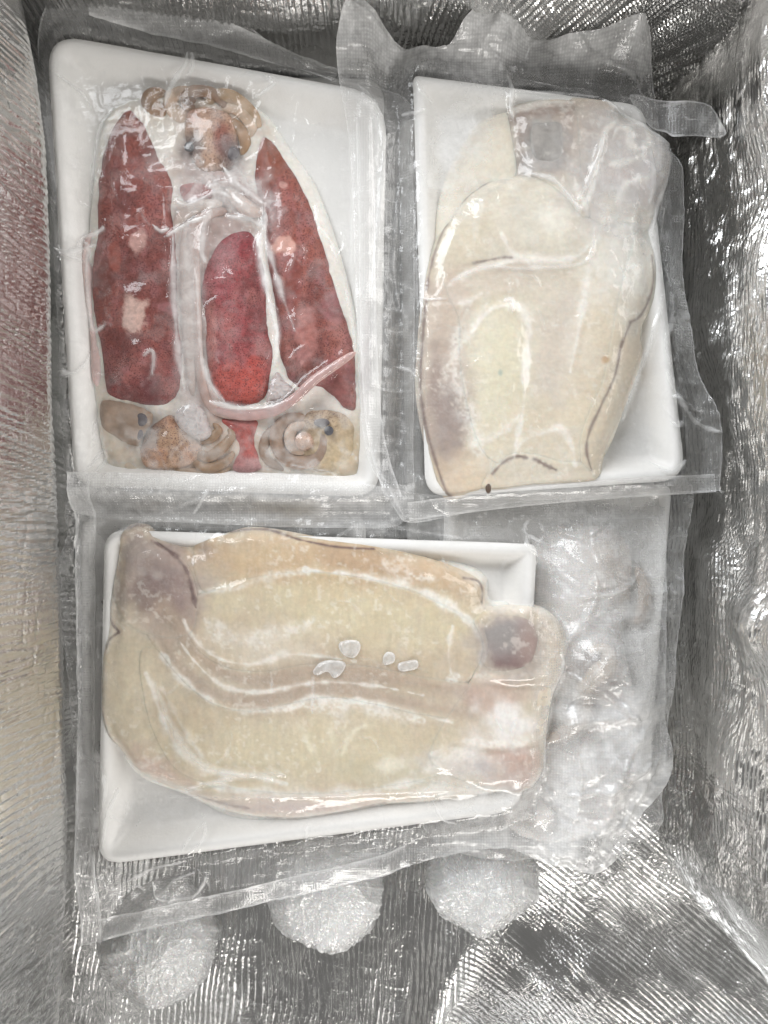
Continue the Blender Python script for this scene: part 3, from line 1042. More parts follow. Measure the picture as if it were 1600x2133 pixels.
pillow('squid', 'head', PH3, -0.0065, 0.0043, 40, M_SQUID, sq3, h3c, bump=wob(46), extra={'spk': lambda x, y, d: 0.8 * blob(x, y, 670, 868, 46, 26, 0.7)})
ball('squid', 'eye', 670, 880, -0.0009, 9, M_EYE, sq3, K(92, 86, 88), 0.22, rx=17)
ball('squid', 'eye', 685, 897, -0.0004, 10, M_EYE, sq3, K(74, 74, 80), 0.22)
for k, (pts, rr, zz) in enumerate([
    ([(640, 870), (600, 872), (575, 900), (582, 940), (615, 962), (655, 955), (672, 920), (655, 885), (620, 880)], [10, 14, 15, 15, 15, 14, 12, 10, 6], [-20, -14, -12, -13, -14, -14, -14, -14, -16]),
    ([(640, 885), (612, 890), (602, 912), (612, 935), (635, 942)], [8, 11, 12, 11, 6], [-14, -9, -8, -9, -14]),
    ([(585, 880), (560, 900), (548, 930), (560, 960), (600, 978)], [8, 12, 13, 12, 6], [-24, -20, -18, -20, -24]),
    ([(640, 960), (680, 975), (715, 990), (735, 1005)], [8, 9, 8, 4], [-26, -26, -26, -28]),
]):
    tube('squid', 'arm', pts, rr, zz, M_FLESH, sq3, K(176, 158, 142), nseg=12, flatk=0.5, colf=lambda x, y, d, k=k: plain_col(K(*((150, 128, 112), (176, 156, 140), (146, 126, 110), (170, 152, 134))[k]), 0.3, 70 + k, 12)(x, y, d))
PC3 = smooth_curve([(610, 910), (630, 895), (652, 905), (655, 930), (635, 942), (615, 935)], True)
pillow('squid', 'sucker_disc', PC3, -0.008, 0.010, 20, M_SQUID, sq3, plain_col(K(182, 154, 136), 0.15, 75, 14), extra={'spk': lambda x, y, d: np.full(len(x), 0.5)})

# long pale tentacles lying between the mantles belong to the squid on each side
GT = K(172, 158, 150)
for own, pts, rr, zz, cc in [
    (sq1, [(388, 455), (384, 520), (388, 620), (392, 720), (398, 835)], [12, 15, 15, 14, 9], [-22, -17, -16, -17, -22], K(176, 158, 150)),
    (sq2, [(470, 432), (430, 442), (402, 475), (402, 560), (406, 660), (412, 760), (430, 835), (470, 862), (540, 862)], [8, 12, 13, 12, 11, 10, 10, 9, 7], [-16, -12, -12, -15, -15, -15, -13, -10, -8], K(174, 152, 144)),
    (sq3, [(742, 738), (700, 765), (655, 795), (615, 830), (565, 858), (500, 864), (440, 850)], [6, 9, 10, 10, 11, 11, 6], [22, 20, 15, 6, 0, -4, -10], K(178, 150, 146)),
    (sq3, [(470, 385), (495, 415), (520, 435), (548, 440)], [10, 15, 16, 9], [-10, -4, -3, -8], K(188, 172, 164)),
    (sq2, [(440, 355), (480, 378), (520, 405), (545, 432)], [12, 14, 14, 9], [-16, -10, -8, -12], K(170, 148, 142)),
    (sq2, [(360, 470), (375, 445), (420, 425), (462, 418)], [8, 12, 13, 8], [-22, -14, -10, -14], K(186, 172, 164)),
]:
    tube('squid', 'tentacle', pts, rr, zz, M_FLESH, own, cc, nseg=12, flatk=0.6, colf=lambda x, y, d, cc=cc: plain_col(cc, 0.25, 80, 14)(x, y, d))

# frozen meltwater filling the tray between the squid
ICE1 = smooth_curve([(205, 230), (300, 175), (420, 160), (540, 210), (600, 290), (660, 380), (720, 560), (760, 760), (755, 985), (600, 1000), (400, 995), (225, 985), (175, 800), (165, 600), (172, 430)], True)


def ice_col(x, y, d):
    C = flat(len(x), K(224, 220, 212))
    C = lay(C, 0.6 * sstep(0, 60, d) * sstep(0.35, 0.6, fbm(x / 70, y / 70, 91, 3)), K(208, 198, 190))
    C = lay(C, 0.85 * blob(x, y, 440, 560, 90, 320, 0.5, 0, 3), K(172, 152, 148))
    C = lay(C, 0.6 * blob(x, y, 440, 230, 110, 60, 0.8, 0.1, 3), K(186, 164, 144))
    C = lay(C, 0.6 * blob(x, y, 600, 930, 150, 60, 0.8, 0, 13), K(182, 162, 142))
    C = lay(C, 0.6 * blob(x, y, 390, 930, 110, 60, 0.8, 0, 14), K(186, 162, 140))
    C = lay(C, 0.8 * blob(x, y, 720, 950, 70, 70, 0.7, 0, 4), K(192, 172, 140))
    C = lay(C, 0.7 * blob(x, y, 230, 900, 60, 90, 0.7, 0, 4), K(206, 190, 170))
    C = lay(C, 0.7 * sstep(0.55, 0.75, ridged(x / 20, y / 20, 95, 3, 3)), K(224, 218, 214))
    C = lay(C, 0.8 * blob(x, y, 440, 970, 100, 20, 0.7, 0, 9), K(140, 112, 92))
    for pts in ([(376, 480), (374, 600), (380, 720), (386, 830)], [(396, 500), (398, 640), (404, 800)], [(418, 520), (414, 640), (420, 740), (444, 815)], [(440, 450), (424, 500), (422, 560)], [(450, 380), (500, 400), (545, 440)]):
        C = lay(C, 0.7 * stroke(x, y, pts, 5), K(128, 106, 100))
    for cx, cy, rr in ((290, 875, 30), (280, 905, 26), (668, 878, 30), (690, 900, 26), (394, 304, 26), (484, 318, 30)):
        C = lay(C, 0.75 * blob(x, y, cx, cy, rr, rr, 0.8, 0, cx), K(120, 110, 108))
    C = lay(C, 0.9 * sstep(26, 2, d + 14 * (fbm(x / 20, y / 20, 98, 2) - 0.5)) * sstep(960, 900, y), K(229, 228, 223))
    return C


ice = pillow('squid', 'frozen_liquid', ICE1, -0.013, 0.0085, 40, M_FLESH, None, ice_col, step=3, bump=wob(97, 0.003, 40))
tag(ice, 'cloudy frozen liquid around the three red squid on their tray', 'ice')
for pts, kk, poly in (((352, 870), 0, [(362, 858), (395, 838), (420, 850), (432, 880), (440, 905), (420, 918), (390, 905), (365, 882)]), ((592, 800), 1, [(575, 772), (590, 790), (615, 812), (600, 832), (570, 838), (552, 838), (560, 800)])):
    o = pillow('squid', 'frost_patch', smooth_curve(poly, True), -0.004, 0.005, 14, M_FLESH, None,
               lambda x, y, d: lay(flat(len(x), K(188, 180, 178)), 0.7 * sstep(0.62, 0.85, ridged(x / 9, y / 9, 3, 2, 2)), K(134, 122, 122)), step=2.2, bump=lambda x, y: 0.0012 * (ridged(x / 9, y / 9, 3, 2, 2) - 0.5))
    tag(o, ['cracked grey frost patch beside the left squid head', 'small grainy frost patch between the middle and right squid'][kk], 'frost patch')

O1 = np.array(smooth_curve([(70, 60), (66, 110), (90, 150), (98, 300), (104, 500), (118, 700), (122, 900), (138, 1000), (150, 1070), (400, 1090), (700, 1100), (850, 1080), (862, 900), (866, 600), (860, 300), (850, 190), (700, 140), (560, 70), (470, 20), (380, -8), (250, -20), (150, -30), (100, 20)], True, 5))


def base1(x, y):
    sd = sdist(x, y, T1)
    z = -0.011 * sstep(0, -45, sd)
    return z + 0.016 * sstep(90, -10, y) * sstep(0, -20, sd) + 0.0 * x


cr1 = [
    ([(392, 96), (388, 130), (368, 165), (352, 195), (345, 220)], 7, 0.5, 1.2), ([(398, 98), (402, 140), (385, 165)], 4, 0.4, 0.8),
    ([(560, 160), (572, 175), (548, 195), (530, 205)], 4, 0.55, 1.0), ([(110, 515), (140, 528), (175, 520), (200, 512)], 7, 0.55, 1.5), ([(112, 528), (150, 535), (172, 545)], 4, 0.5, 1.0),
    ([(122, 772), (150, 778), (178, 760), (190, 735)], 7, 0.5, 1.5), ([(105, 150), (140, 170), (175, 200), (195, 235)], 4, 0.35, 0.8),
    ([(160, 520), (170, 498), (190, 490), (214, 478), (216, 466)], 5, 0.65, 1.0), ([(176, 505), (186, 520), (181, 560), (184, 620), (190, 672), (200, 690), (224, 672)], 6, 0.6, 0.8),
    ([(345, 495), (365, 482), (395, 465), (430, 452)], 5, 0.75, 1.0), ([(320, 470), (335, 482), (352, 478)], 4, 0.6, 0.6),
    ([(466, 350), (490, 380), (520, 405), (548, 425)], 9, 0.62, 1.0), ([(430, 395), (470, 380), (500, 395)], 6, 0.55, 0.7), ([(365, 418), (395, 428), (450, 402), (480, 412)], 7, 0.6, 0.8),
    ([(548, 425), (552, 470), (540, 510), (552, 580), (565, 640), (578, 700), (574, 760)], 8, 0.62, 1.0), ([(540, 440), (560, 520), (575, 570), (590, 620), (615, 690)], 7, 0.5, 0.8),
    ([(475, 452), (520, 458), (548, 475)], 8, 0.55, 0.8), ([(440, 440), (425, 470), (420, 520), (428, 545)], 8, 0.5, 0.8),
    ([(362, 480), (362, 560), (366, 660), (376, 760), (386, 820)], 7, 0.5, 0.6), ([(410, 560), (414, 660), (420, 740), (440, 800), (470, 838)], 6, 0.5, 0.6),
    ([(440, 838), (500, 850), (560, 848), (600, 835)], 6, 0.5, 0.7), ([(290, 180), (330, 320), (350, 360)], 4, 0.2, 0), ([(240, 225), (210, 265), (196, 340), (190, 420)], 4, 0.45, 0.3),
    ([(660, 432), (664, 470), (690, 505), (702, 548)], 4, 0.5, 0.6), ([(720, 600), (735, 680), (742, 740)], 3, 0.4, 0.5), ([(790, 240), (800, 330), (790, 450), (780, 600), (772, 760)], 6, 0.4, 0.8),
    ([(172, 985), (195, 965), (215, 940), (222, 955), (205, 978), (180, 990)], 4, 0.45, 0.8), ([(200, 880), (196, 930)], 4, 0.6, 0.5), ([(585, 965), (640, 975), (690, 985), (720, 1010)], 3, 0.4, 0.5),
    ([(740, 170), (770, 200), (795, 240)], 6, 0.4, 0.8), ([(300, 745), (318, 730), (322, 750), (318, 790)], 4, 0.45, 0.5),
]


def milk1(x, y, d):
    sd = sdist(x, y, T1)
    m = 0.008 + 0.13 * sstep(4, -10, sd) * (0.55 + 0.9 * fbm(x / 60, y / 60, 13, 3))
    m = m + 0.07 * sstep(20, 60, sd) * sstep(0.5, 0.75, fbm(x / 30, y / 30, 16, 4))
    m = m + 0.55 * blob(x, y, 465, 400, 95, 48, 0.6, 0.2, 7, 0.8, 26) * (0.4 + 0.6 * ridged(x / 24, y / 24, 19, 2, 2))
    m = m + 0.35 * blob(x, y, 395, 640, 26, 200, 0.7, 0, 8)
    m = m + 0.18 * blob(x, y, 345, 300, 22, 60, 0.7, 0.4, 8)
    m = m + 0.30 * sstep(1000, 1020, y)
    for cx, cy, rx, ry in ((430, 240, 110, 70), (350, 930, 120, 60), (640, 930, 110, 60)):
        m = m + 0.30 * blob(x, y, cx, cy, rx, ry, 0.8, 0, cx) * sstep(0.35, 0.7, fbm(x / 22, y / 22, 37, 4)) * (1.0 if cy > 500 else 0.6)
    return m


bag1, zf1 = bag('squid', 'clear embossed vacuum bag around the tray of red squid', O1, T1, base1, cr1, milk1,
                veins=0.22, emb_fn=lambda x, y, d: sstep(2, -14, sdist(x, y, T1)) * (0.5 + 0.7 * fbm(x / 80, y / 80, 3, 2)) + 0.0)
seal(bag1, [(190, 10), (330, 40), (470, 62), (600, 108), (700, 150)], 44, zf1, 0.35)


# ------------------------------------------------------------------ third pack: the wide cuttlefish tray in front
R3 = 0.002
T3 = rounded_poly([(218, 1103), (1119, 1133), (1088, 1688), (204, 1803)], [46, 20, 60, 56])
tray('front', 'white foam tray in front carrying one large cream cuttlefish', T3, R3, TRAYG, depth=0.012, slope=46)
cf3 = thing('cuttlefish', 'large cream cuttlefish lying across the front tray, grey eye at its right', 'cuttlefish', (*to_world(620, 1400), -0.010), 'frozen cuttlefish on trays')
CREAM = K(206, 194, 164)
LINE = K(112, 86, 82)
PURP = K(150, 126, 122)


def cream_col(base, alt, seed, lines=(), patches=(), frost=(), edge=None):
    def f(x, y, d):
        C = flat(len(x), base)
        C = lay(C, 0.55 * sstep(0.38, 0.66, fbm(x / 110, y / 90, seed, 4)), alt)
        C = lay(C, 0.30 * sstep(0.52, 0.75, fbm(x / 26, y / 26, seed + 3, 4)), K(226, 216, 196))
        if edge is not None: C = lay(C, 0.7 * sstep(22, 2, d), edge)
        for (cx, cy, rx, ry, rot, k, cc) in patches:
            C = lay(C, k * blob(x, y, cx, cy, rx, ry, 0.6, rot, int(cx + cy), 0.5, 34), cc)
        for (pts, w, k) in frost:
            s = stroke(x, y, pts, w, seed=int(w * 3), wob=0.8)
            C = lay(C, k * s * (0.45 + 0.55 * vnoise(x / 7, y / 7, 3)), K(228, 222, 214))
        C = lay(C, 0.35 * sstep(0.62, 0.85, ridged(x / 34, y / 34, seed + 7, 6, 3)), K(230, 222, 208))
        for (pts, w, k) in lines:
            C = lay(C, k * stroke(x, y, pts, w, taper=False, seed=int(pts[0][0])), LINE)
        return C
    return f


def ridge_bump(curves, seed, a=0.002, sc=70):
    def f(x, y):
        z = a * (fbm(x / sc, y / sc, seed, 3) - 0.5) + 0.0005 * (fbm(x / 14, y / 14, seed + 1, 2) - 0.5)
        for (pts, w, h) in curves: z = z + h * 1e-3 * stroke(x, y, pts, w, wob=0.2)
        return z
    return f


# every piece takes its colour and height from the whole frozen animal
WF = K(230, 225, 216)
TAN3 = K(196, 176, 154)
OPS3 = [
    ('b', 700, 1180, 320, 50, 0.12, 0.75, K(198, 164, 122)), ('b', 780, 1168, 130, 26, 0.2, 0.7, K(186, 154, 118)), ('b', 560, 1160, 90, 34, 0.1, 0.5, K(212, 186, 142)),
    ('b', 740, 1270, 240, 60, 0.1, 0.6, K(210, 197, 156)), ('b', 620, 1560, 280, 60, 0.0, 0.5, K(208, 197, 160)), ('b', 820, 1600, 120, 30, 0.0, 0.5, K(196, 190, 160)),
    ('b', 560, 1345, 110, 36, 0.1, 0.7, K(212, 200, 180)), ('b', 880, 1385, 130, 36, 0.1, 0.6, K(196, 176, 144)), ('b', 420, 1500, 70, 60, 0.3, 0.45, K(200, 180, 144)), ('b', 270, 1430, 50, 130, 0.1, 0.6, K(212, 198, 168)), ('b', 330, 1600, 70, 30, 0.6, 0.7, K(200, 172, 160)),
    ('b', 335, 1200, 84, 90, 0.5, 0.9, K(172, 152, 144)), ('b', 345, 1235, 54, 54, 0.3, 0.8, K(140, 116, 112)), ('b', 395, 1265, 24, 50, -0.2, 0.6, K(152, 126, 124)), ('b', 300, 1140, 36, 40, 0.3, 0.6, K(176, 160, 152)), ('b', 304, 1191, 10, 9, 0, 0.5, K(196, 182, 174)), ('b', 336, 1197, 11, 9, 0, 0.5, K(196, 182, 174)), ('b', 268, 1290, 34, 40, 0, 0.6, K(208, 196, 172)), ('b', 345, 1320, 60, 26, 0.6, 0.6, K(196, 180, 164)),
    ('s', [(350, 1260), (395, 1330), (440, 1380), (500, 1408), (570, 1412), (650, 1395), (760, 1398), (900, 1424), (985, 1440)], 20, 0.8, K(176, 154, 134), 0), ('s', [(320, 1290), (365, 1365), (410, 1415), (470, 1448), (540, 1456), (610, 1442), (690, 1430), (800, 1448), (900, 1468), (980, 1480)], 19, 0.8, K(178, 157, 138), 0),
    ('s', [(390, 1290), (420, 1340), (470, 1372), (540, 1378), (590, 1360), (650, 1360), (740, 1372)], 5, 0.75, WF, 0.35), ('s', [(370, 1320), (420, 1385), (470, 1425), (540, 1438), (610, 1425), (680, 1416), (780, 1424), (880, 1444)], 4, 0.8, WF, 0.25), ('s', [(320, 1310), (360, 1385), (420, 1440), (500, 1474), (600, 1470), (650, 1448), (720, 1452), (830, 1470), (940, 1500)], 7, 0.85, WF, 0.45),
    ('s', [(600, 1470), (700, 1462), (800, 1478), (880, 1495)], 14, 0.7, WF, 0.7), ('s', [(430, 1285), (480, 1320), (540, 1330), (610, 1310), (650, 1290)], 15, 0.65, WF, 0.75), ('s', [(420, 1230), (500, 1222), (560, 1200), (640, 1190)], 9, 0.6, WF, 0.6),
    ('s', [(640, 1185), (760, 1200), (860, 1225), (930, 1255), (985, 1305), (1003, 1345), (996, 1392)], 8, 0.9, WF, 0.3), ('s', [(800, 1175), (840, 1195), (900, 1205)], 16, 0.6, WF, 0.9), ('s', [(940, 1300), (932, 1350), (938, 1400)], 5, 0.75, WF, 0.3), ('s', [(930, 1410), (980, 1405), (1050, 1408), (1110, 1395), (1150, 1400)], 10, 0.85, WF, 0.6),
    ('s', [(310, 1400), (340, 1480), (385, 1560), (450, 1600), (520, 1606), (600, 1622)], 9, 0.85, WF, 0.3), ('s', [(340, 1430), (400, 1530), (440, 1580)], 6, 0.5, WF, 0.5), ('s', [(300, 1620), (350, 1645), (420, 1640)], 12, 0.7, WF, 0.6), ('s', [(420, 1625), (560, 1645), (760, 1642), (900, 1615)], 10, 0.8, WF, 0.4), ('s', [(240, 1560), (300, 1590), (360, 1560)], 6, 0.4, WF, 0.6),
    ('s', [(640, 1530), (652, 1552)], 6, 0.8, K(222, 214, 188), 0), ('s', [(715, 1560), (735, 1520), (760, 1505)], 5, 0.7, K(222, 214, 188), 0), ('s', [(690, 1515), (700, 1560)], 7, 0.5, K(222, 214, 188), 0), ('b', 812, 1585, 24, 14, 0, 0.7, K(226, 220, 200)),
    ('b', 1070, 1450, 110, 190, 0, 0.55, K(208, 194, 178)), ('b', 1062, 1335, 62, 62, 0, 0.8, K(150, 136, 132)), ('b', 1030, 1450, 70, 34, 0.1, 0.7, K(194, 164, 148)), ('b', 1075, 1592, 66, 48, -0.2, 0.85, K(190, 158, 144)), ('b', 1060, 1500, 56, 36, 0.2, 0.95, K(230, 226, 222)), ('b', 955, 1585, 70, 30, 0.1, 0.7, K(208, 200, 196)), ('b', 1000, 1590, 30, 14, 0.4, 0.6, K(146, 132, 132)), ('b', 1140, 1340, 22, 60, 0, 0.5, K(206, 190, 166)), ('b', 985, 1560, 30, 40, 0, 0.5, K(222, 214, 210)), ('b', 1110, 1470, 34, 22, 0, 0.6, K(204, 192, 164)),
    ('s', [(1000, 1632), (1050, 1642), (1085, 1634)], 6, 0.7, K(110, 84, 80), 0.4), ('s', [(900, 1560), (960, 1535), (1030, 1545), (1125, 1530)], 8, 0.8, WF, 0.5), ('s', [(880, 1600), (930, 1575), (990, 1560)], 14, 0.6, WF, 0.6), ('s', [(1120, 1285), (1150, 1330), (1148, 1390)], 4, 0.5, K(160, 140, 126), 0.3), ('s', [(1140, 1278), (1166, 1330), (1160, 1400)], 4, 0.5, WF, 0.3),
    ('b', 640, 1675, 220, 24, 0, 0.7, K(206, 186, 174)), ('b', 620, 1680, 120, 14, 0, 0.6, K(190, 164, 156)), ('s', [(555, 1704), (620, 1706), (700, 1696), (760, 1682), (805, 1672)], 2.9, 0.85, LINE, 0), ('s', [(410, 1660), (470, 1672), (520, 1680)], 5, 0.3, LINE, 0.5), ('s', [(850, 1650), (950, 1645), (1040, 1652)], 16, 0.8, WF, 0.3),
    ('s', [(480, 1108), (510, 1103), (560, 1104), (620, 1122), (700, 1138), (780, 1143)], 2.4, 0.85, LINE, 0), ('s', [(965, 1203), (996, 1211), (1006, 1232), (1004, 1254)], 2.2, 0.85, LINE, 0), ('s', [(320, 1125), (370, 1158), (396, 1190), (408, 1235), (414, 1262)], 3.8, 0.85, LINE, 0.3), ('s', [(266, 1100), (284, 1094), (296, 1096)], 2.9, 0.85, LINE, 0),
    ('s', [(213, 1395), (214, 1440)], 2.4, 0.85, LINE, 0), ('s', [(216, 1480), (224, 1512), (240, 1550), (262, 1582), (290, 1605)], 2.9, 0.85, LINE, 0), ('s', [(240, 1240), (231, 1270), (238, 1298), (252, 1314)], 3.3, 0.85, LINE, 0), ('s', [(250, 1316), (232, 1330), (226, 1350)], 2.4, 0.85, LINE, 0),
]


def grains(C, x, y, k=0.5, seed=0):
    C = lay(C, k * sstep(0.60, 0.74, fbm(x / 9, y / 9, 61 + seed, 3)) * sstep(0.42, 0.62, fbm(x / 90, y / 80, 62 + seed, 3)), WF)
    C = lay(C, 0.22 * k * sstep(0.62, 0.74, vnoise(x / 3.4, y / 3.4, 63 + seed)) * sstep(0.4, 0.6, fbm(x / 60, y / 60, 64 + seed, 2)), WF)
    C = lay(C, 0.45 * k * sstep(0.55, 0.85, ridged(x / 40, y / 30, 65 + seed, 7, 3)), WF)
    return C


def G3(x, y):
    C = flat(len(x), K(204, 189, 162))
    C = lay(C, 0.5 * sstep(0.36, 0.66, fbm(x / 120, y / 90, 3, 4)), K(196, 176, 146))
    C = paint(C, x, y, OPS3)
    fib = fbm(x / 6, y / 26, 66, 3)
    C = C * (0.93 + 0.14 * fib)[:, None]
    C = lay(C, 0.75 * sstep(22, 0, sdist(x, y, B3) + 30 * (fbm(x / 26, y / 26, 5, 3) - 0.5)) * sstep(1150, 1250, y), K(222, 214, 202))
    for op in OPS3:
        if op[0] == 's' and op[4] is LINE: C = lay(C, 0.45 * stroke(x, y, op[1], op[2] * 0.8, taper=False, wob=0.8), LINE)
    return np.clip(grains(muted(C, 0.24), x, y, 0.35), 0, 0.93)


PT = smooth_curve([(400, 1150), (430, 1126), (480, 1108), (540, 1100), (610, 1114), (690, 1126), (780, 1138), (880, 1160), (950, 1188), (1000, 1210), (1012, 1250), (1000, 1310), (930, 1275), (860, 1240), (760, 1212), (640, 1198), (520, 1212), (430, 1235)], True)
PL = smooth_curve([(236, 1240), (262, 1215), (330, 1250), (372, 1320), (350, 1400), (345, 1490), (390, 1560), (440, 1610), (380, 1650), (300, 1615), (250, 1562), (220, 1508), (209, 1450), (214, 1370), (230, 1318)], True)
PB = smooth_curve([(390, 1648), (480, 1628), (600, 1632), (720, 1632), (850, 1620), (960, 1632), (1060, 1648), (900, 1672), (800, 1678), (720, 1694), (620, 1708), (540, 1704), (470, 1690), (420, 1672)], True)
PU = smooth_curve([(405, 1245), (520, 1200), (640, 1186), (760, 1198), (860, 1226), (940, 1262), (992, 1300), (1008, 1345), (994, 1390), (960, 1424), (900, 1420), (820, 1408), (720, 1402), (630, 1412), (550, 1402), (470, 1392), (405, 1350), (380, 1300)], True)
PW = smooth_curve([(295, 1350), (350, 1355), (420, 1415), (520, 1450), (620, 1445), (720, 1435), (820, 1450), (900, 1470), (965, 1505), (950, 1590), (860, 1622), (760, 1642), (650, 1650), (540, 1645), (440, 1630), (370, 1600), (325, 1530), (300, 1450)], True)
PST = smooth_curve([(330, 1250), (380, 1275), (410, 1335), (460, 1378), (540, 1392), (640, 1376), (760, 1378), (880, 1402), (985, 1425), (990, 1495), (880, 1488), (780, 1466), (690, 1452), (610, 1464), (530, 1480), (460, 1470), (400, 1435), (350, 1380), (305, 1310)], True)
PA = smooth_curve([(262, 1100), (290, 1093), (312, 1108), (340, 1138), (388, 1168), (408, 1205), (418, 1260), (408, 1310), (370, 1330), (310, 1320), (265, 1290), (240, 1240), (246, 1180), (252, 1135)], True)
PHD = smooth_curve([(985, 1285), (1040, 1266), (1100, 1262), (1150, 1280), (1180, 1330), (1172, 1400), (1150, 1460), (1138, 1540), (1132, 1600), (1105, 1642), (1040, 1644), (985, 1626), (930, 1606), (890, 1570), (920, 1500), (960, 1440), (985, 1400), (1000, 1340)], True)
B3 = smooth_curve([(262, 1098), (292, 1092), (330, 1120), (400, 1140), (480, 1107), (540, 1099), (690, 1125), (880, 1159), (1000, 1209), (1015, 1262), (1100, 1260), (1150, 1278), (1182, 1330), (1172, 1400), (1150, 1460), (1140, 1540), (1132, 1605), (1105, 1646), (1050, 1652), (900, 1674), (800, 1680), (720, 1696), (620, 1710), (540, 1706), (470, 1692), (390, 1652), (300, 1618), (250, 1564), (218, 1510), (207, 1450), (212, 1370), (228, 1318), (234, 1240), (244, 1180), (250, 1135)], True, 5)


def hfun3(x, y):
    z = np.full(x.shape, 0.0032)
    z += 0.0042 * blob(x, y, 715, 1295, 310, 92, 0.85, 0.10, 1, 0.1) + 0.0042 * blob(x, y, 630, 1555, 320, 76, 0.85, 0.0, 2, 0.1)
    z += 0.0030 * blob(x, y, 330, 1215, 70, 80, 0.8, 0.4, 3, 0.3) + 0.0032 * blob(x, y, 1090, 1340, 80, 70, 0.8, 0, 4, 0.2) + 0.0034 * blob(x, y, 1070, 1590, 70, 50, 0.8, 0, 5, 0.2) + 0.002 * blob(x, y, 1060, 1480, 80, 40, 0.8, 0, 6, 0.2)
    z += 0.0016 * blob(x, y, 700, 1160, 280, 34, 0.8, 0.13, 7, 0.2) + 0.0016 * blob(x, y, 275, 1440, 44, 130, 0.8, 0, 8, 0.2)
    for op in OPS3:
        if op[0] == 's' and op[4] is WF: z += 0.0009 * stroke(x, y, op[1], op[2] * 1.2, wob=0.5)
    for op in [o for o in OPS3 if o[0] == 's'][:2]: z += 0.0008 * stroke(x, y, op[1], 16)
    for pts in ([(1120, 1280), (1152, 1330), (1150, 1395)], [(1090, 1268), (1145, 1276), (1178, 1330), (1170, 1400)], [(1005, 1400), (1070, 1408), (1140, 1405)]):
        z += 0.0018 * stroke(x, y, pts, 9)
    for pts in ([(990, 1420), (1060, 1428), (1150, 1425)], [(930, 1545), (1020, 1560), (1120, 1550)]):
        z -= 0.0014 * stroke(x, y, pts, 9)
    return z + 0.0016 * (fbm(x / 70, y / 60, 11, 3) - 0.5) + 0.0006 * (fbm(x / 16, y / 16, 12, 2) - 0.5)


H3 = Block(B3, hfun3, HEIGHTS['front'][0], -0.0028)
slab('front', 'underside', B3, H3, G3, M_FLESH, cf3, -1, step=3)
slab('front', 'fin', PT, H3, G3, M_FLESH, cf3, 1)
slab('front', 'fin', PL, H3, G3, M_FLESH, cf3, 1)
slab('front', 'fin', PB, H3, G3, M_FLESH, cf3, 1)
slab('front', 'mantle', PU, H3, G3, M_FLESH, cf3, 2)
slab('front', 'mantle', PW, H3, G3, M_FLESH, cf3, 2)
slab('front', 'strand', PST, H3, G3, M_FLESH, cf3, 3)
slab('front', 'head', PHD, H3, G3, M_FLESH, cf3, 4)
slab('front', 'arm_bunch', PA, H3, G3, M_FLESH, cf3, 4)
PE = smooth_curve([(1004, 1300), (1030, 1282), (1070, 1278), (1104, 1290), (1116, 1318), (1112, 1350), (1098, 1378), (1060, 1392), (1020, 1392), (1000, 1376), (1010, 1340)], True)


def eye_col(x, y):
    C = flat(len(x), K(142, 130, 128))
    C = lay(C, 0.8 * blob(x, y, 1040, 1318, 46, 34, 0.7, 0, 3), K(152, 148, 145))
    C = lay(C, 0.8 * sstep(1340, 1388, y + 10 * (vnoise(x / 14, y / 14) - 0.5)), K(128, 104, 102))
    C = lay(C, 0.7 * blob(x, y, 1098, 1335, 26, 44, 0.8, 0, 6), K(166, 144, 136))
    C = lay(C, 0.7 * blob(x, y, 1072, 1335, 18, 16, 0.5, 0.6, 9, 1.6, 9), K(196, 186, 180))
    k = blob(x, y, 1060, 1335, 60, 60, 0.3, 0, 3, 0.4, 24)[:, None]
    return C * k + G3(x, y) * (1 - k)


slab('front', 'eye_patch', PE, H3, eye_col, M_EYE, cf3, 6, step=2)

# liquid frozen under the cuttlefish
ICE3 = B3.mean(0) + (B3 - B3.mean(0)) * np.array([1.035, 1.07])
ICE3 = ICE3[sdist(ICE3[:, 0], ICE3[:, 1], T3) > 24]
o = pillow('front', 'frozen_liquid', ICE3, -0.0112, 0.0082, 46, M_FLESH, None, lambda x, y, d: lay(G3(x, y), sstep(12, -14, sdist(x, y, B3) + 26 * (fbm(x / 30, y / 30, 5, 3) - 0.5)), K(228, 226, 221)), step=4, bump=wob(155, 0.002, 40))
tag(o, 'cream frozen liquid under the cuttlefish on the front tray', 'ice')

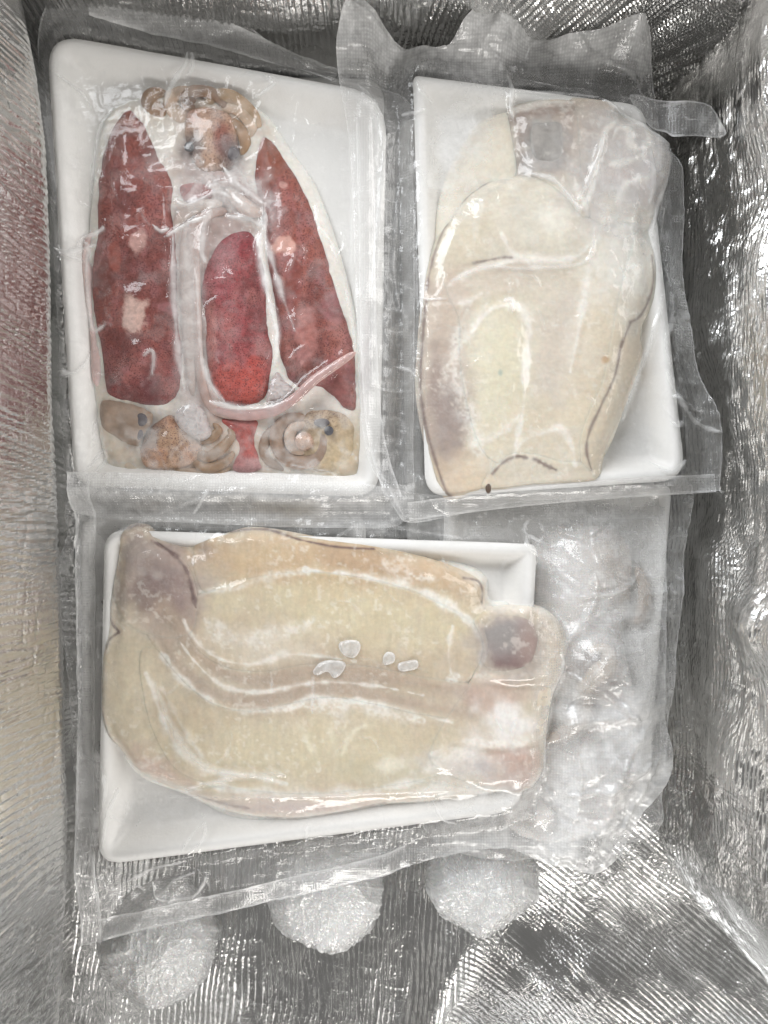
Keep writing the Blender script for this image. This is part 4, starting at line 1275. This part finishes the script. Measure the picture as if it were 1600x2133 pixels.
cr3 = [
    ([(360, 1650), (450, 1620), (560, 1600), (600, 1605)], 7, 0.3, 0.8), ([(330, 1420), (360, 1500), (420, 1575), (480, 1600), (570, 1612)], 8, 0.35, 0.8),
    ([(250, 1640), (225, 1700), (216, 1760)], 5, 0.5, 0.8), ([(214, 1590), (222, 1640), (216, 1680)], 5, 0.5, 0.8), ([(225, 1690), (260, 1705), (270, 1660)], 4, 0.3, 0.5),
    ([(380, 1770), (405, 1730), (430, 1710), (425, 1745), (390, 1775)], 4, 0.35, 0.6), ([(640, 1715), (638, 1755)], 3, 0.4, 0.5), ([(286, 1720), (302, 1690)], 3, 0.4, 0.4),
    ([(350, 1655), (600, 1652), (800, 1645), (940, 1640)], 6, 0.3, 0.6), ([(1165, 1350), (1170, 1390), (1155, 1440), (1150, 1500), (1135, 1560), (1140, 1630)], 6, 0.55, 1.6), ([(1140, 1560), (1128, 1640), (1120, 1700), (1122, 1720)], 5, 0.5, 1.5),
    ([(1170, 1350), (1195, 1320), (1225, 1270), (1240, 1245), (1235, 1190)], 7, 0.35, 2.0), ([(1100, 1100), (1100, 1140), (1150, 1170), (1200, 1220), (1260, 1240), (1330, 1215)], 6, 0.32, 1.5), ([(1110, 1080), (1095, 1110), (1150, 1135)], 5, 0.45, 1.5),
    ([(1180, 1400), (1230, 1430), (1290, 1470), (1330, 1500)], 8, 0.3, 2.0), ([(1180, 1480), (1230, 1400), (1260, 1360)], 6, 0.35, 1.8), ([(1300, 1600), (1330, 1540), (1360, 1500)], 8, 0.35, 1.5), ([(1300, 1740), (1350, 1650), (1385, 1580)], 7, 0.4, 1.8),
    ([(1130, 1640), (1180, 1700), (1250, 1720), (1310, 1730)], 7, 0.35, 1.5), ([(900, 1660), (920, 1700), (950, 1715)], 6, 0.45, 1.2), ([(910, 1655), (1000, 1650), (1090, 1690), (1120, 1720)], 10, 0.3, 1.2),
    ([(1160, 1100), (1220, 1120), (1290, 1070)], 5, 0.3, 1.2), ([(1240, 1110), (1250, 1180), (1330, 1215)], 5, 0.3, 1.2), ([(1210, 1245), (1300, 1230), (1340, 1200)], 8, 0.35, 1.5), ([(1190, 1660), (1290, 1640), (1370, 1590)], 8, 0.25, 2.0), ([(1200, 1560), (1210, 1640), (1190, 1760)], 7, 0.2, 1.5),
    ([(220, 1870), (270, 1840), (330, 1810), (390, 1795)], 4, 0.45, 0.8), ([(310, 1850), (315, 1890), (345, 1895), (400, 1880), (425, 1830), (400, 1815)], 4, 0.5, 1.0), ([(330, 1890), (350, 1850), (400, 1825)], 4, 0.5, 0.8), ([(210, 1930), (230, 1890), (240, 1865)], 6, 0.3, 0.8), ([(250, 1935), (300, 1915), (350, 1900), (450, 1880), (560, 1850)], 4, 0.3, 0.5),
    ([(240, 1112), (330, 1070), (420, 1040)], 6, 0.3, 0.8), ([(390, 1080), (420, 1050), (440, 1020)], 4, 0.45, 0.6), ([(700, 1120), (760, 1090), (860, 1105), (960, 1120)], 5, 0.3, 0.6), ([(570, 1405), (568, 1450)], 3, 0.3, 0), ([(655, 1400), (652, 1480)], 3, 0.3, 0),
]
O3 = np.array(smooth_curve([(149, 1000), (150, 984), (150, 984), (166, 984), (400, 988), (640, 990), (770, 1010), (900, 1030), (1100, 1030), (1250, 1010), (1410, 1020), (1410, 1020), (1412, 1100), (1408, 1250), (1400, 1400), (1398, 1500), (1414, 1570), (1405, 1640), (1350, 1710), (1300, 1790), (1255, 1832), (1190, 1825), (1130, 1812), (1060, 1782), (960, 1795), (850, 1822), (600, 1886), (350, 1952), (160, 2001), (146, 2004), (146, 2004), (146, 1990), (146, 1850), (153, 1700), (158, 1500), (153, 1250), (150, 1100)], True, 5))


def base3(x, y):
    sd = sdist(x, y, T3)
    z = R3 - 0.013 * sstep(4, -50, sd)
    z = np.maximum(z, 0.0045 - 0.010 * sstep(1035, 1075, y) - 0.02 * sstep(800, 900, x))       # over the rim of the squid tray
    puff = blob(x, y, 1265, 1440, 110, 360, 0.7, 0.06, 31, 0.15, 80)
    z = np.maximum(z, -0.016 + 0.018 * puff + puff * (0.018 * (fbm(x / 100, y / 100, 33, 2) - 0.5) + 0.010 * ridged(x / 110 + fbm(x / 90, y / 90, 35), y / 110, 34, 3, 2))) - 0.0
    lift = sstep(1190, 1390, x) * sstep(1400, 1000, y)
    z = z - 0.010 * lift
    z = z - 0.012 * sstep(1790, 1990, y)
    return z


def milk3(x, y, d):
    sd = sdist(x, y, T3)
    out = sstep(2, -10, sd)
    m = 0.008 + 0.11 * out * (0.6 + 0.8 * fbm(x / 60, y / 60, 23, 3))
    m = m + 0.05 * sstep(20, 60, sd) * sstep(0.5, 0.75, fbm(x / 30, y / 30, 26, 4))
    p = sstep(1100, 1190, x) * out
    m = m + p * (0.14 + 0.36 * sstep(1330, 1500, y) * sstep(0.3, 0.7, fbm(x / 80, y / 80, 27, 3)))
    m = m + 0.45 * blob(x, y, 1010, 1650, 160, 60, 0.7, 0.15, 41) * (0.5 + 0.5 * fbm(x / 25, y / 25, 3, 3))
    m = m + 0.22 * blob(x, y, 500, 1680, 260, 40, 0.8, 0.02, 42)
    m = m + 0.25 * blob(x, y, 1020, 1790, 140, 50, 0.8, -0.1, 43)
    m = m + 0.18 * sstep(1050, 1000, y) * sstep(900, 800, x)
    return m


bag3, zf3 = bag('front', 'clear embossed vacuum bag around the large front cuttlefish tray', O3, T3, base3, cr3, milk3,
                lambda x, y, d: sstep(2, -14, sdist(x, y, T3)) * (0.5 + 0.7 * fbm(x / 80, y / 80, 13, 2)) * (1 - 0.5 * sstep(1150, 1250, x)), grow=16)
seal(bag3, [(172, 990), (174, 1200), (178, 1500), (172, 1750), (168, 1996)], 44, zf3, 0.20)
seal(bag3, [(190, 1968), (350, 1928), (600, 1862), (850, 1798)], 48, zf3, 0.20)
PFLAP = smooth_curve([(1255, 1832), (1290, 1770), (1320, 1725), (1358, 1750), (1300, 1815), (1265, 1836)], True, 5)
sheet('corner_flap', PFLAP, 3, lambda x, y, d: -0.030 + 0.003 * fbm(x / 30, y / 30, 3, 2), M_FILM, bag3, 0, None, {'milk': lambda x, y, d: np.clip(0.12 + 0.25 * sstep(5, 0, d) + 0.3 * ridged(x / 30, y / 30, 4, 8), 0, 1), 'emb': lambda x, y, d: np.full(len(x), 0.3)})

# loose ice chips frozen on top of the front cuttlefish
ICEG = 'ice chips lying on the front cuttlefish'
M_ICE = flesh_material('ice_chip', rough=0.25, sss=0.4, grain=0.05)
for k, (cx, cy, pts, lb) in enumerate([
    (728, 1348, [(708, 1336), (722, 1328), (748, 1330), (752, 1346), (740, 1364), (722, 1362), (710, 1350)], 'flat ice chip on the front cuttlefish, farthest from the near rim'),
    (690, 1388, [(654, 1394), (668, 1376), (692, 1370), (720, 1374), (718, 1392), (698, 1408), (684, 1394), (664, 1402)], 'largest flat ice chip in the middle of the front cuttlefish'),
    (810, 1364, [(797, 1366), (806, 1352), (822, 1358), (820, 1374), (802, 1380)], 'small roundish ice chip on the front cuttlefish, beside the oblong one'),
    (850, 1383, [(830, 1376), (866, 1370), (868, 1388), (834, 1394)], 'oblong ice chip nearest the grey eye of the front cuttlefish'),
]):
    zt = float(max(h(np.array([float(cx)]), np.array([float(cy)]))[0] for h in HEIGHTS['front']))
    P = smooth_curve(pts, True, 4)
    o = sheet('ice_chip', P, 2, lambda x, y, d: zt - 0.0002 + 0.0017 * (1 - (1 - np.clip(d / 6, 0, 1)) ** 2) + 0.0008 * fbm(x / 9, y / 9, k, 2), M_FILM, None, 0, None, {'milk': lambda x, y, d: np.clip(0.34 + 0.35 * sstep(5, 0, d) + 0.2 * fbm(x / 8, y / 8, k, 2), 0, 1), 'emb': lambda x, y, d: np.zeros(len(x))}, skirt=0.002)
    tag(o, lb, 'ice chip', ICEG)


# ------------------------------------------------------------------ second pack: cuttlefish tray at the right
R2 = 0.005
T2 = rounded_poly([(860, 163), (1338, 226), (1424, 1000), (886, 1036)], [16, 40, 56, 50])
tray('right', 'white foam tray against the right foil wall carrying a cream cuttlefish', T2, R2, TRAYG, depth=0.012, slope=44)
cf2 = thing('cuttlefish', 'cream cuttlefish on the right tray, thin dark edge lines and grey head on top', 'cuttlefish', (*to_world(1120, 700), -0.008), 'frozen cuttlefish on trays')

OPS2 = [
    ('b', 920, 800, 50, 230, -0.02, 0.8, K(174, 150, 134)), ('b', 935, 870, 38, 76, 0.1, 0.85, K(150, 130, 124)), ('b', 905, 785, 12, 60, 0, 0.6, K(150, 126, 118)), ('b', 960, 995, 70, 46, 0.3, 0.7, K(212, 186, 150)), ('b', 925, 630, 40, 60, 0.2, 0.6, K(200, 178, 158)), ('b', 950, 500, 50, 80, 0.6, 0.5, K(212, 200, 168)),
    ('b', 1040, 770, 58, 130, 0.05, 0.85, K(213, 205, 172)), ('b', 1240, 740, 52, 180, 0.12, 0.75, K(210, 192, 160)), ('b', 1290, 540, 66, 90, 0, 0.9, K(226, 221, 208)), ('b', 1120, 460, 84, 84, 0, 0.75, K(220, 214, 196)), ('b', 1150, 740, 44, 120, 0.1, 0.65, K(202, 186, 168)), ('b', 1030, 595, 110, 26, -0.2, 0.6, K(200, 184, 166)), ('b', 1110, 905, 90, 60, 0, 0.5, K(212, 196, 162)), ('b', 1060, 560, 100, 14, -0.1, 0.4, K(190, 172, 156)),
    ('b', 1310, 760, 34, 80, 0.2, 0.6, K(206, 188, 162)), ('b', 1085, 475, 40, 50, 0.2, 0.4, K(200, 192, 176)), ('b', 1145, 470, 30, 34, 0, 0.6, K(230, 226, 214)), ('b', 1190, 860, 30, 60, 0.1, 0.4, K(216, 200, 168)),
    ('s', [(1070, 930), (1084, 860), (1090, 760), (1098, 690), (1080, 655), (1050, 645), (1010, 660), (980, 700)], 8, 0.9, WF, 0.3), ('s', [(1050, 660), (1060, 640), (1050, 632)], 7, 0.9, WF, 0.1), ('s', [(1180, 780), (1200, 680), (1216, 580), (1232, 490), (1200, 445)], 7, 0.8, WF, 0.3), ('s', [(920, 610), (980, 575), (1070, 555), (1180, 548), (1222, 520)], 7, 0.75, WF, 0.4), ('s', [(1040, 500), (1065, 540), (1120, 560), (1190, 545)], 9, 0.8, WF, 0.5),
    ('s', [(1060, 970), (1080, 925), (1125, 905), (1160, 895), (1185, 935), (1190, 970)], 6, 0.7, WF, 0.3), ('s', [(985, 930), (1040, 905), (1075, 870)], 6, 0.6, WF, 0.4), ('s', [(975, 640), (945, 720), (950, 800), (985, 900), (1000, 960)], 13, 0.7, WF, 0.7), ('s', [(900, 640), (960, 640), (1000, 620)], 5, 0.6, WF, 0.5), ('s', [(920, 780), (975, 700), (1010, 640)], 9, 0.6, WF, 0.7), ('s', [(1100, 378), (1150, 398), (1188, 440), (1196, 460)], 5, 0.8, WF, 0.2), ('s', [(1015, 400), (990, 470), (985, 540)], 6, 0.4, WF, 0.5),
    ('s', [(1020, 382), (962, 424), (920, 490), (897, 560), (887, 610)], 2.9, 0.85, LINE, 0), ('s', [(886, 630), (879, 720), (875, 800), (884, 880), (902, 950), (926, 1020), (940, 1036)], 3.3, 0.85, LINE, 0), ('s', [(1350, 540), (1354, 590), (1346, 630), (1326, 664), (1302, 680)], 2.9, 0.85, LINE, 0), ('s', [(1302, 682), (1282, 730), (1270, 790), (1242, 850), (1218, 905), (1214, 945), (1226, 982)], 3.2, 0.85, LINE, 0), ('s', [(1022, 988), (1045, 964), (1072, 953), (1092, 956)], 3.2, 0.85, LINE, 0), ('s', [(1108, 958), (1130, 970), (1152, 980)], 3.4, 0.85, LINE, 0), ('s', [(985, 556), (1040, 546), (1062, 548)], 2.9, 0.85, LINE, 0),
    ('b', 1251, 757, 8, 8, 0, 0.9, K(196, 146, 70)), ('b', 1036, 784, 4, 7, 0, 0.8, K(160, 180, 168)),
    ('b', 1130, 290, 86, 80, 0, 0.9, K(190, 174, 160)), ('b', 1130, 246, 66, 16, -0.1, 0.75, K(144, 120, 108)), ('b', 1084, 290, 16, 66, 0, 0.7, K(144, 120, 108)), ('b', 1176, 280, 16, 56, 0, 0.7, K(162, 140, 130)), ('b', 1132, 310, 42, 46, 0, 0.85, K(150, 147, 144)), ('b', 1110, 358, 70, 24, 0, 0.7, K(166, 160, 158)), ('s', [(1064, 240), (1120, 226), (1190, 224)], 8, 0.7, WF, 0.3), ('s', [(1066, 250), (1068, 330)], 6, 0.4, WF, 0.5),
    ('b', 1300, 360, 110, 120, 0.2, 0.9, K(190, 180, 175)), ('b', 1225, 285, 30, 60, 0, 0.7, K(184, 168, 158)), ('b', 1290, 385, 40, 24, 0.2, 0.6, K(198, 174, 164)), ('b', 1215, 380, 30, 50, 0.2, 0.5, K(186, 176, 170)), ('b', 1350, 360, 34, 60, 0.1, 0.6, K(196, 190, 190)),
    ('s', [(1262, 318), (1274, 286), (1298, 290), (1302, 322), (1322, 330), (1340, 308), (1330, 284)], 6, 0.95, WF, 0.1), ('s', [(1200, 455), (1222, 410), (1238, 340), (1254, 290), (1280, 262)], 6, 0.9, WF, 0.2), ('s', [(1240, 480), (1276, 432), (1296, 400), (1345, 384), (1380, 370)], 7, 0.9, WF, 0.3), ('s', [(1258, 362), (1300, 352), (1360, 332)], 7, 0.85, WF, 0.3), ('s', [(1212, 446), (1194, 414), (1188, 384)], 5, 0.8, WF, 0.2), ('s', [(1280, 262), (1330, 282), (1380, 316)], 6, 0.6, WF, 0.3),
]


def G2(x, y):
    C = flat(len(x), K(210, 200, 180))
    C = lay(C, 0.5 * sstep(0.36, 0.66, fbm(x / 110, y / 120, 8, 4)), K(202, 186, 160))
    C = paint(C, x, y, OPS2)
    C = C * (0.94 + 0.12 * fbm(x / 24, y / 6, 67, 3))[:, None]
    C = lay(C, 0.02 + 0.06 * sstep(400, 480, y), K(230, 224, 212))
    return np.clip(grains(muted(C, 0.28), x, y, 0.35, 9), 0, 0.93)


PLF = smooth_curve([(1014, 374), (960, 418), (916, 485), (891, 560), (878, 640), (872, 720), (868, 800), (878, 880), (894, 950), (916, 1012), (940, 1040), (990, 1024), (1050, 985), (1020, 900), (1000, 800), (1000, 700), (1010, 640), (1060, 580), (1110, 500), (1100, 420), (1060, 374)], True)
PRF = smooth_curve([(1320, 480), (1350, 520), (1358, 580), (1350, 640), (1330, 690), (1336, 740), (1318, 800), (1290, 870), (1262, 930), (1242, 992), (1212, 990), (1195, 930), (1210, 870), (1240, 800), (1255, 720), (1270, 640), (1290, 560)], True)
PLS = smooth_curve([(1000, 1014), (1025, 975), (1060, 945), (1110, 946), (1160, 960), (1205, 965), (1236, 998), (1180, 1006), (1100, 1010), (1040, 1020)], True)
PMA = smooth_curve([(1030, 400), (1065, 372), (1110, 374), (1160, 395), (1196, 438), (1230, 468), (1300, 450), (1340, 500), (1352, 570), (1330, 645), (1302, 690), (1280, 760), (1260, 820), (1230, 880), (1212, 945), (1185, 980), (1100, 968), (1040, 975), (995, 940), (965, 850), (950, 750), (950, 680), (925, 620), (915, 560), (945, 480), (990, 425)], True)
PH = smooth_curve([(1060, 236), (1110, 222), (1175, 220), (1212, 240), (1210, 300), (1220, 350), (1236, 440), (1205, 470), (1160, 425), (1110, 390), (1072, 376), (1062, 310)], True)
PAR = smooth_curve([(1188, 214), (1250, 216), (1290, 250), (1340, 272), (1388, 312), (1386, 380), (1362, 440), (1335, 490), (1290, 480), (1250, 486), (1220, 466), (1200, 400), (1194, 320), (1190, 250)], True)
B2 = smooth_curve([(1014, 372), (960, 416), (914, 485), (889, 560), (876, 640), (870, 720), (866, 800), (876, 880), (892, 950), (914, 1014), (940, 1042), (1000, 1022), (1100, 1012), (1180, 1008), (1242, 996), (1264, 930), (1292, 870), (1320, 800), (1338, 740), (1334, 690), (1354, 640), (1362, 580), (1354, 520), (1345, 480), (1366, 440), (1390, 380), (1392, 312), (1340, 268), (1290, 246), (1250, 212), (1180, 216), (1110, 218), (1056, 234), (1058, 310), (1066, 366)], True, 5)


def hfun2(x, y):
    z = np.full(x.shape, 0.0064)
    z += 0.0034 * blob(x, y, 1040, 790, 56, 150, 0.8, 0.05, 1, 0.1) + 0.0040 * blob(x, y, 1245, 700, 52, 220, 0.8, 0.12, 2, 0.1) + 0.0040 * blob(x, y, 1120, 462, 90, 84, 0.8, 0, 3, 0.15)
    z += 0.0026 * blob(x, y, 1130, 300, 60, 64, 0.6, 0, 4, 0.1) + 0.0036 * blob(x, y, 1300, 350, 84, 100, 0.8, 0.2, 5, 0.2) + 0.0014 * blob(x, y, 925, 780, 40, 220, 0.8, 0, 6, 0.2)
    z -= 0.0016 * blob(x, y, 1132, 312, 32, 36, 0.5, 0, 7, 0.1)
    for op in OPS2:
        if op[0] == 's' and op[4] is WF: z += 0.0005 * stroke(x, y, op[1], op[2] * 1.2, wob=0.5) * (1.8 if op[1][0][0] > 1190 and op[1][0][1] < 500 else 1)
    for pts in ([(930, 590), (1020, 548), (1180, 534)], [(1080, 900), (1100, 720), (1062, 632), (1000, 645)], [(1190, 800), (1222, 600), (1240, 480)]):
        z -= 0.0006 * stroke(x, y, pts, 10)
    return z + 0.0016 * (fbm(x / 70, y / 60, 21, 3) - 0.5) + 0.0006 * (fbm(x / 16, y / 16, 22, 2) - 0.5)


H2 = Block(B2, hfun2, HEIGHTS['right'][0], 0.0002)
slab('right', 'underside', B2, H2, G2, M_FLESH, cf2, -1, step=3)
slab('right', 'fin', PLF, H2, G2, M_FLESH, cf2, 1)
slab('right', 'fin', PRF, H2, G2, M_FLESH, cf2, 3)
slab('right', 'mantle', PMA, H2, G2, M_FLESH, cf2, 2)
slab('right', 'fin', PLS, H2, G2, M_FLESH, cf2, 4)
slab('right', 'head', PH, H2, G2, M_FLESH, cf2, 3)
slab('right', 'arm_bunch', PAR, H2, G2, M_FLESH, cf2, 4)
PEY = smooth_curve([(1102, 276), (1130, 270), (1160, 272), (1166, 300), (1160, 346), (1112, 350), (1098, 315)], True)
slab('right', 'eye_patch', PEY, H2, lambda x, y: grains(plain_col(K(158, 154, 150), 0.25, 224, 20)(x, y, None), x, y, 0.2, 3), M_EYE, cf2, 5, step=2)
sp = ball('right', 'ink_spot', 1014, 1018, 0.0065, 11, M_EYE, cf2, K(92, 78, 68), 0.3, rx=6)
ICE2 = smooth_curve([(905, 440), (960, 300), (1030, 230), (1200, 215), (1330, 300), (1360, 520), (1330, 760), (1260, 960), (1160, 1000), (960, 1010), (905, 880), (885, 640)], True)
o = pillow('right', 'frozen_liquid', ICE2, -0.0075, 0.0110, 50, M_FLESH, None, lambda x, y, d: lay(grains(flat(len(x), K(224, 218, 204)), x, y, 0.5, 2), 0.35 * sstep(0.4, 0.65, fbm(x / 60, y / 60, 3, 3)), K(214, 202, 180)), step=4, bump=wob(235, 0.002, 40))
tag(o, 'whitish frozen liquid under the cuttlefish on the right tray', 'ice')

cr2 = [
    ([(868, 180), (880, 205), (905, 230)], 4, 0.4, 0.6), ([(1055, 150), (1062, 190), (1060, 240), (1068, 270)], 5, 0.5, 1.5), ([(1062, 200), (1120, 205), (1180, 208), (1240, 216)], 5, 0.4, 0.8), ([(890, 112), (1000, 118), (1060, 150), (1120, 180), (1230, 196)], 6, 0.35, 1.2),
    ([(1240, 216), (1290, 252), (1340, 290), (1390, 320)], 6, 0.55, 1.5), ([(1390, 320), (1385, 380), (1362, 440), (1350, 500)], 6, 0.5, 1.5), ([(1340, 330), (1350, 400), (1336, 450)], 5, 0.45, 1.0),
    ([(1190, 440), (1212, 400), (1236, 340), (1250, 290)], 5, 0.5, 1.0), ([(1100, 378), (1150, 396), (1190, 446), (1200, 450)], 5, 0.5, 0.8), ([(1230, 480), (1224, 540), (1210, 560)], 5, 0.4, 0.6),
    ([(1040, 640), (1058, 632), (1062, 650), (1060, 662)], 5, 0.6, 0.6), ([(930, 600), (1000, 565), (1080, 570), (1200, 560), (1225, 530)], 6, 0.35, 0.25), ([(880, 632), (930, 630)], 3, 0.5, 0.4), ([(1365, 660), (1340, 740), (1310, 820), (1290, 880)], 7, 0.35, 0.8), ([(1352, 700), (1366, 650), (1372, 620)], 5, 0.4, 0.6), ([(1385, 880), (1405, 890), (1415, 870)], 5, 0.4, 0.8),
    ([(1340, 960), (1390, 985), (1418, 960)], 5, 0.4, 0.6), ([(862, 420), (866, 560), (872, 700)], 4, 0.35, 0.6), ([(838, 240), (862, 246), (885, 236)], 4, 0.5, 1.0), ([(840, 330), (826, 450), (822, 560), (832, 640)], 5, 0.3, 1.2), ([(820, 760), (850, 770), (868, 790)], 4, 0.45, 1.0), ([(770, 800), (800, 812), (860, 815)], 5, 0.3, 1.0),
    ([(1380, 780), (1410, 840), (1450, 880), (1500, 900)], 7, 0.45, 1.5), ([(1395, 830), (1440, 850), (1480, 860)], 6, 0.35, 1.0), ([(780, 960), (840, 1075)], 5, 0.4, 0.5), ([(1380, 560), (1400, 640), (1380, 720), (1390, 770)], 7, 0.35, 1.0), ([(1400, 620), (1440, 625), (1446, 660)], 12, 0.3, 0.6),
    ([(740, 60), (800, 90), (925, 112)], 5, 0.5, 1.2), ([(1200, 90), (1250, 130), (1330, 160), (1360, 250)], 6, 0.35, 1.5), ([(1060, 10), (1040, 60), (1000, 110)], 5, 0.3, 1.0), ([(1180, 1040), (1300, 1025), (1430, 1000)], 5, 0.35, 0.6),
]
O2 = np.array(smooth_curve([(704, 150), (712, 90), (738, 50), (790, 72), (860, 98), (925, 112), (965, 75), (1010, 35), (1060, 4), (1095, 35), (1150, 84), (1240, 84), (1338, 84), (1362, 140), (1376, 210), (1384, 285), (1430, 330), (1436, 440), (1432, 560), (1450, 680), (1466, 780), (1500, 862), (1506, 940), (1500, 1022), (1500, 1022), (1380, 1030), (1250, 1036), (1080, 1046), (930, 1078), (850, 1088), (822, 1060), (795, 1010), (766, 950), (752, 860), (744, 700), (738, 500), (728, 300)], True, 5))


def base2(x, y):
    sd = sdist(x, y, T2)
    z = R2 - 0.013 * sstep(4, -55, sd)
    over1 = sdist(x, y, T1) > -12
    z = np.maximum(z, np.where(sdist(x, y, T1) > -30, 0.0042 * sstep(-30, 0, sdist(x, y, T1)) - 0.004, -1) + 0.0)
    z = np.maximum(z, 0.0045 * sstep(790, 765, x) - 0.002 - 0.02 * sstep(780, 840, x))
    z = np.maximum(z, (0.0078 - 0.02 * sstep(820, 980, x)) * sstep(970, 1010, y) - 0.01 * sstep(1010, 960, y))
    up = sstep(190, 20, y)
    z = z + up * (0.020 + 0.012 * np.sin(x / 48.0) + 0.006 * np.sin(x / 21.0 + y / 40.0) + 0.008 * ridged(x / 90, y / 120, 6, 3, 2))
    z = z + 0.006 * sstep(1380, 1500, x) * sstep(700, 900, y)
    return z


def milk2(x, y, d):
    sd = sdist(x, y, T2)
    out = sstep(2, -10, sd)
    m = 0.008 + 0.11 * out * (0.6 + 0.8 * fbm(x / 60, y / 60, 53, 3))
    m = m + 0.40 * sstep(200, 70, y) * (0.5 + 0.9 * fbm(x / 50, y / 40, 66, 3))
    m = m + 0.10 * sstep(20, 60, sd) * sstep(0.5, 0.75, fbm(x / 30, y / 30, 56, 4))
    m = m + 0.45 * blob(x, y, 1290, 360, 100, 120, 0.7, 0.3, 57, 0.6, 40) * (0.35 + 0.65 * ridged(x / 34, y / 34, 58, 2, 2))
    m = m + 0.40 * blob(x, y, 960, 300, 70, 150, 0.8, 0.4, 59)
    m = m + 0.20 * blob(x, y, 1290, 540, 60, 100, 0.8, 0, 60)
    m = m + 0.18 * blob(x, y, 1425, 660, 40, 70, 0.8, 0, 61)
    return m


bag2, zf2 = bag('right', 'clear embossed vacuum bag with a curled far edge around the right tray', O2, T2, base2, cr2, milk2,
                lambda x, y, d: sstep(2, -14, sdist(x, y, T2)) * (0.5 + 0.7 * fbm(x / 80, y / 80, 33, 2)), grow=14)
seal(bag2, [(758, 250), (764, 450), (768, 700), (782, 900), (820, 1040)], 34, zf2, 0.22)
seal(bag2, [(850, 1066), (1000, 1046), (1150, 1030), (1300, 1018), (1490, 1006)], 38, zf2, 0.30)
PFL = smooth_curve([(1310, 200), (1398, 218), (1440, 225), (1470, 232), (1490, 262), (1500, 294), (1450, 296), (1400, 292), (1384, 280), (1350, 262)], True, 5)
sheet('corner_flap', PFL, 3, lambda x, y, d: 0.001 + 0.00004 * (x - 1366) + 0.003 * np.sin((x - 1366) / 40) ** 2, M_FILM, bag2, 0, None, {'milk': lambda x, y, d: np.clip(0.16 + 0.25 * sstep(5, 0, d) + 0.3 * ridged(x / 30, y / 30, 4, 8), 0, 1), 'emb': lambda x, y, d: np.full(len(x), 0.8)})


# ------------------------------------------------------------------ three balls wrapped in cling film on the floor of the box
BG = 'balls wrapped in cling film'


def wrapped_ball(px, py, z, r, label, seed, squash=1.0, tail=None):
    wx, wy = to_world(px, py, z)
    t = thing('wrapped_ball', label, 'wrapped ball', (wx, wy, z - r * 0.92), BG)
    nu, nv = 210, 130
    th = np.linspace(0, 2 * math.pi, nu, endpoint=False); ph = np.linspace(0.002, math.pi - 0.002, nv)
    TH, PH_ = np.meshgrid(th, ph)
    dx, dy, dz = np.sin(PH_) * np.cos(TH), np.sin(PH_) * np.sin(TH), np.cos(PH_)
    rs = np.random.RandomState(seed)
    # facets: soft intersection of random half spaces
    rad = np.full(dx.shape, 1.12)
    for k in range(64):
        n = rs.normal(size=3); n /= np.linalg.norm(n)
        c = np.maximum(dx * n[0] + dy * n[1] + dz * n[2], 0.05)
        rad = np.minimum(rad, rs.uniform(0.95, 1.05) / c)
    idx = np.arange(nu * nv).reshape(nv, nu)
    F = np.stack([idx[:-1], np.roll(idx, -1, 1)[:-1], np.roll(idx, -1, 1)[1:], idx[1:]], -1).reshape(-1, 4)[:, ::-1]
    wx_ = fbm(dx * 3 + dz, dy * 3 - dz, seed + 2, 2)
    k1 = ridged(dx * 4.2 + dz * 1.9 + wx_, dy * 4.2 - dz * 2.3, seed, 4, 3)
    k2 = ridged(dx * 7.5 - dz * 3.1, dy * 6.5 + dz * 2.7 + 2 * wx_, seed + 3, 5, 3)

    def build(nm, f, mat, attrs):
        R = r * f
        X = R * dx + 0; Y = R * dy; Z = R * dz * squash
        if tail is not None:
            ext = np.maximum(dx * tail[0] + dy * tail[1], 0) ** 3 * np.maximum(0.6 + dz, 0)
            X = X + tail[0] * ext * tail[2] * r; Y = Y + tail[1] * ext * tail[2] * r
        V = np.stack([X, Y, Z + r * 0.92], -1).reshape(-1, 3)
        return make_mesh(nm, V, F, mat, t, attrs, smooth=(nm == 'filling'))
    nn = nu * nv
    Cw = flat(nn, K(244, 243, 240)) * (0.85 + 0.25 * fbm(dx * 3 + dz, dy * 3 - dz, seed, 3).ravel()[:, None])
    build('filling', (0.035 * k1 + 0.025 * k2) + 0.925 * rad * (0.985 + 0.03 * fbm(dx * 2 + dz, dy * 2 - dz, seed + 1, 3)), M_FLESH, {'Col': Cw})
    for lay_i in range(2):
        m = 0.10 + 0.70 * np.clip(k1 * 0.8 + k2 * 0.7, 0, 1) * (0.4 + 0.6 * vnoise(dx * 3 + dz, dy * 4 - dz, seed + lay_i))
        build('cling_film', rad * (0.952 + 0.010 * lay_i) + 0.055 * k1 + 0.045 * k2 * (1 if lay_i == 0 else 0.8) + 0.02 * ridged(dx * 11 + 4 * dz, dy * 11 - 3 * dz, seed + 11 + lay_i, 4, 2), M_CLING, {'milk': m.ravel(), 'emb': np.zeros(nn)})
    return t


wrapped_ball(336, 1956, -0.056, 0.0340, 'cling film wrapped white ball nearest the left foil wall, lowest in view', 5, 0.95)
wrapped_ball(676, 1842, -0.054, 0.0345, 'cling film wrapped white ball in the middle under the bag edge', 8, 0.95)
wrapped_ball(1000, 1812, -0.054, 0.0340, 'cling film wrapped white ball farthest from the left foil wall', 12, 0.95)
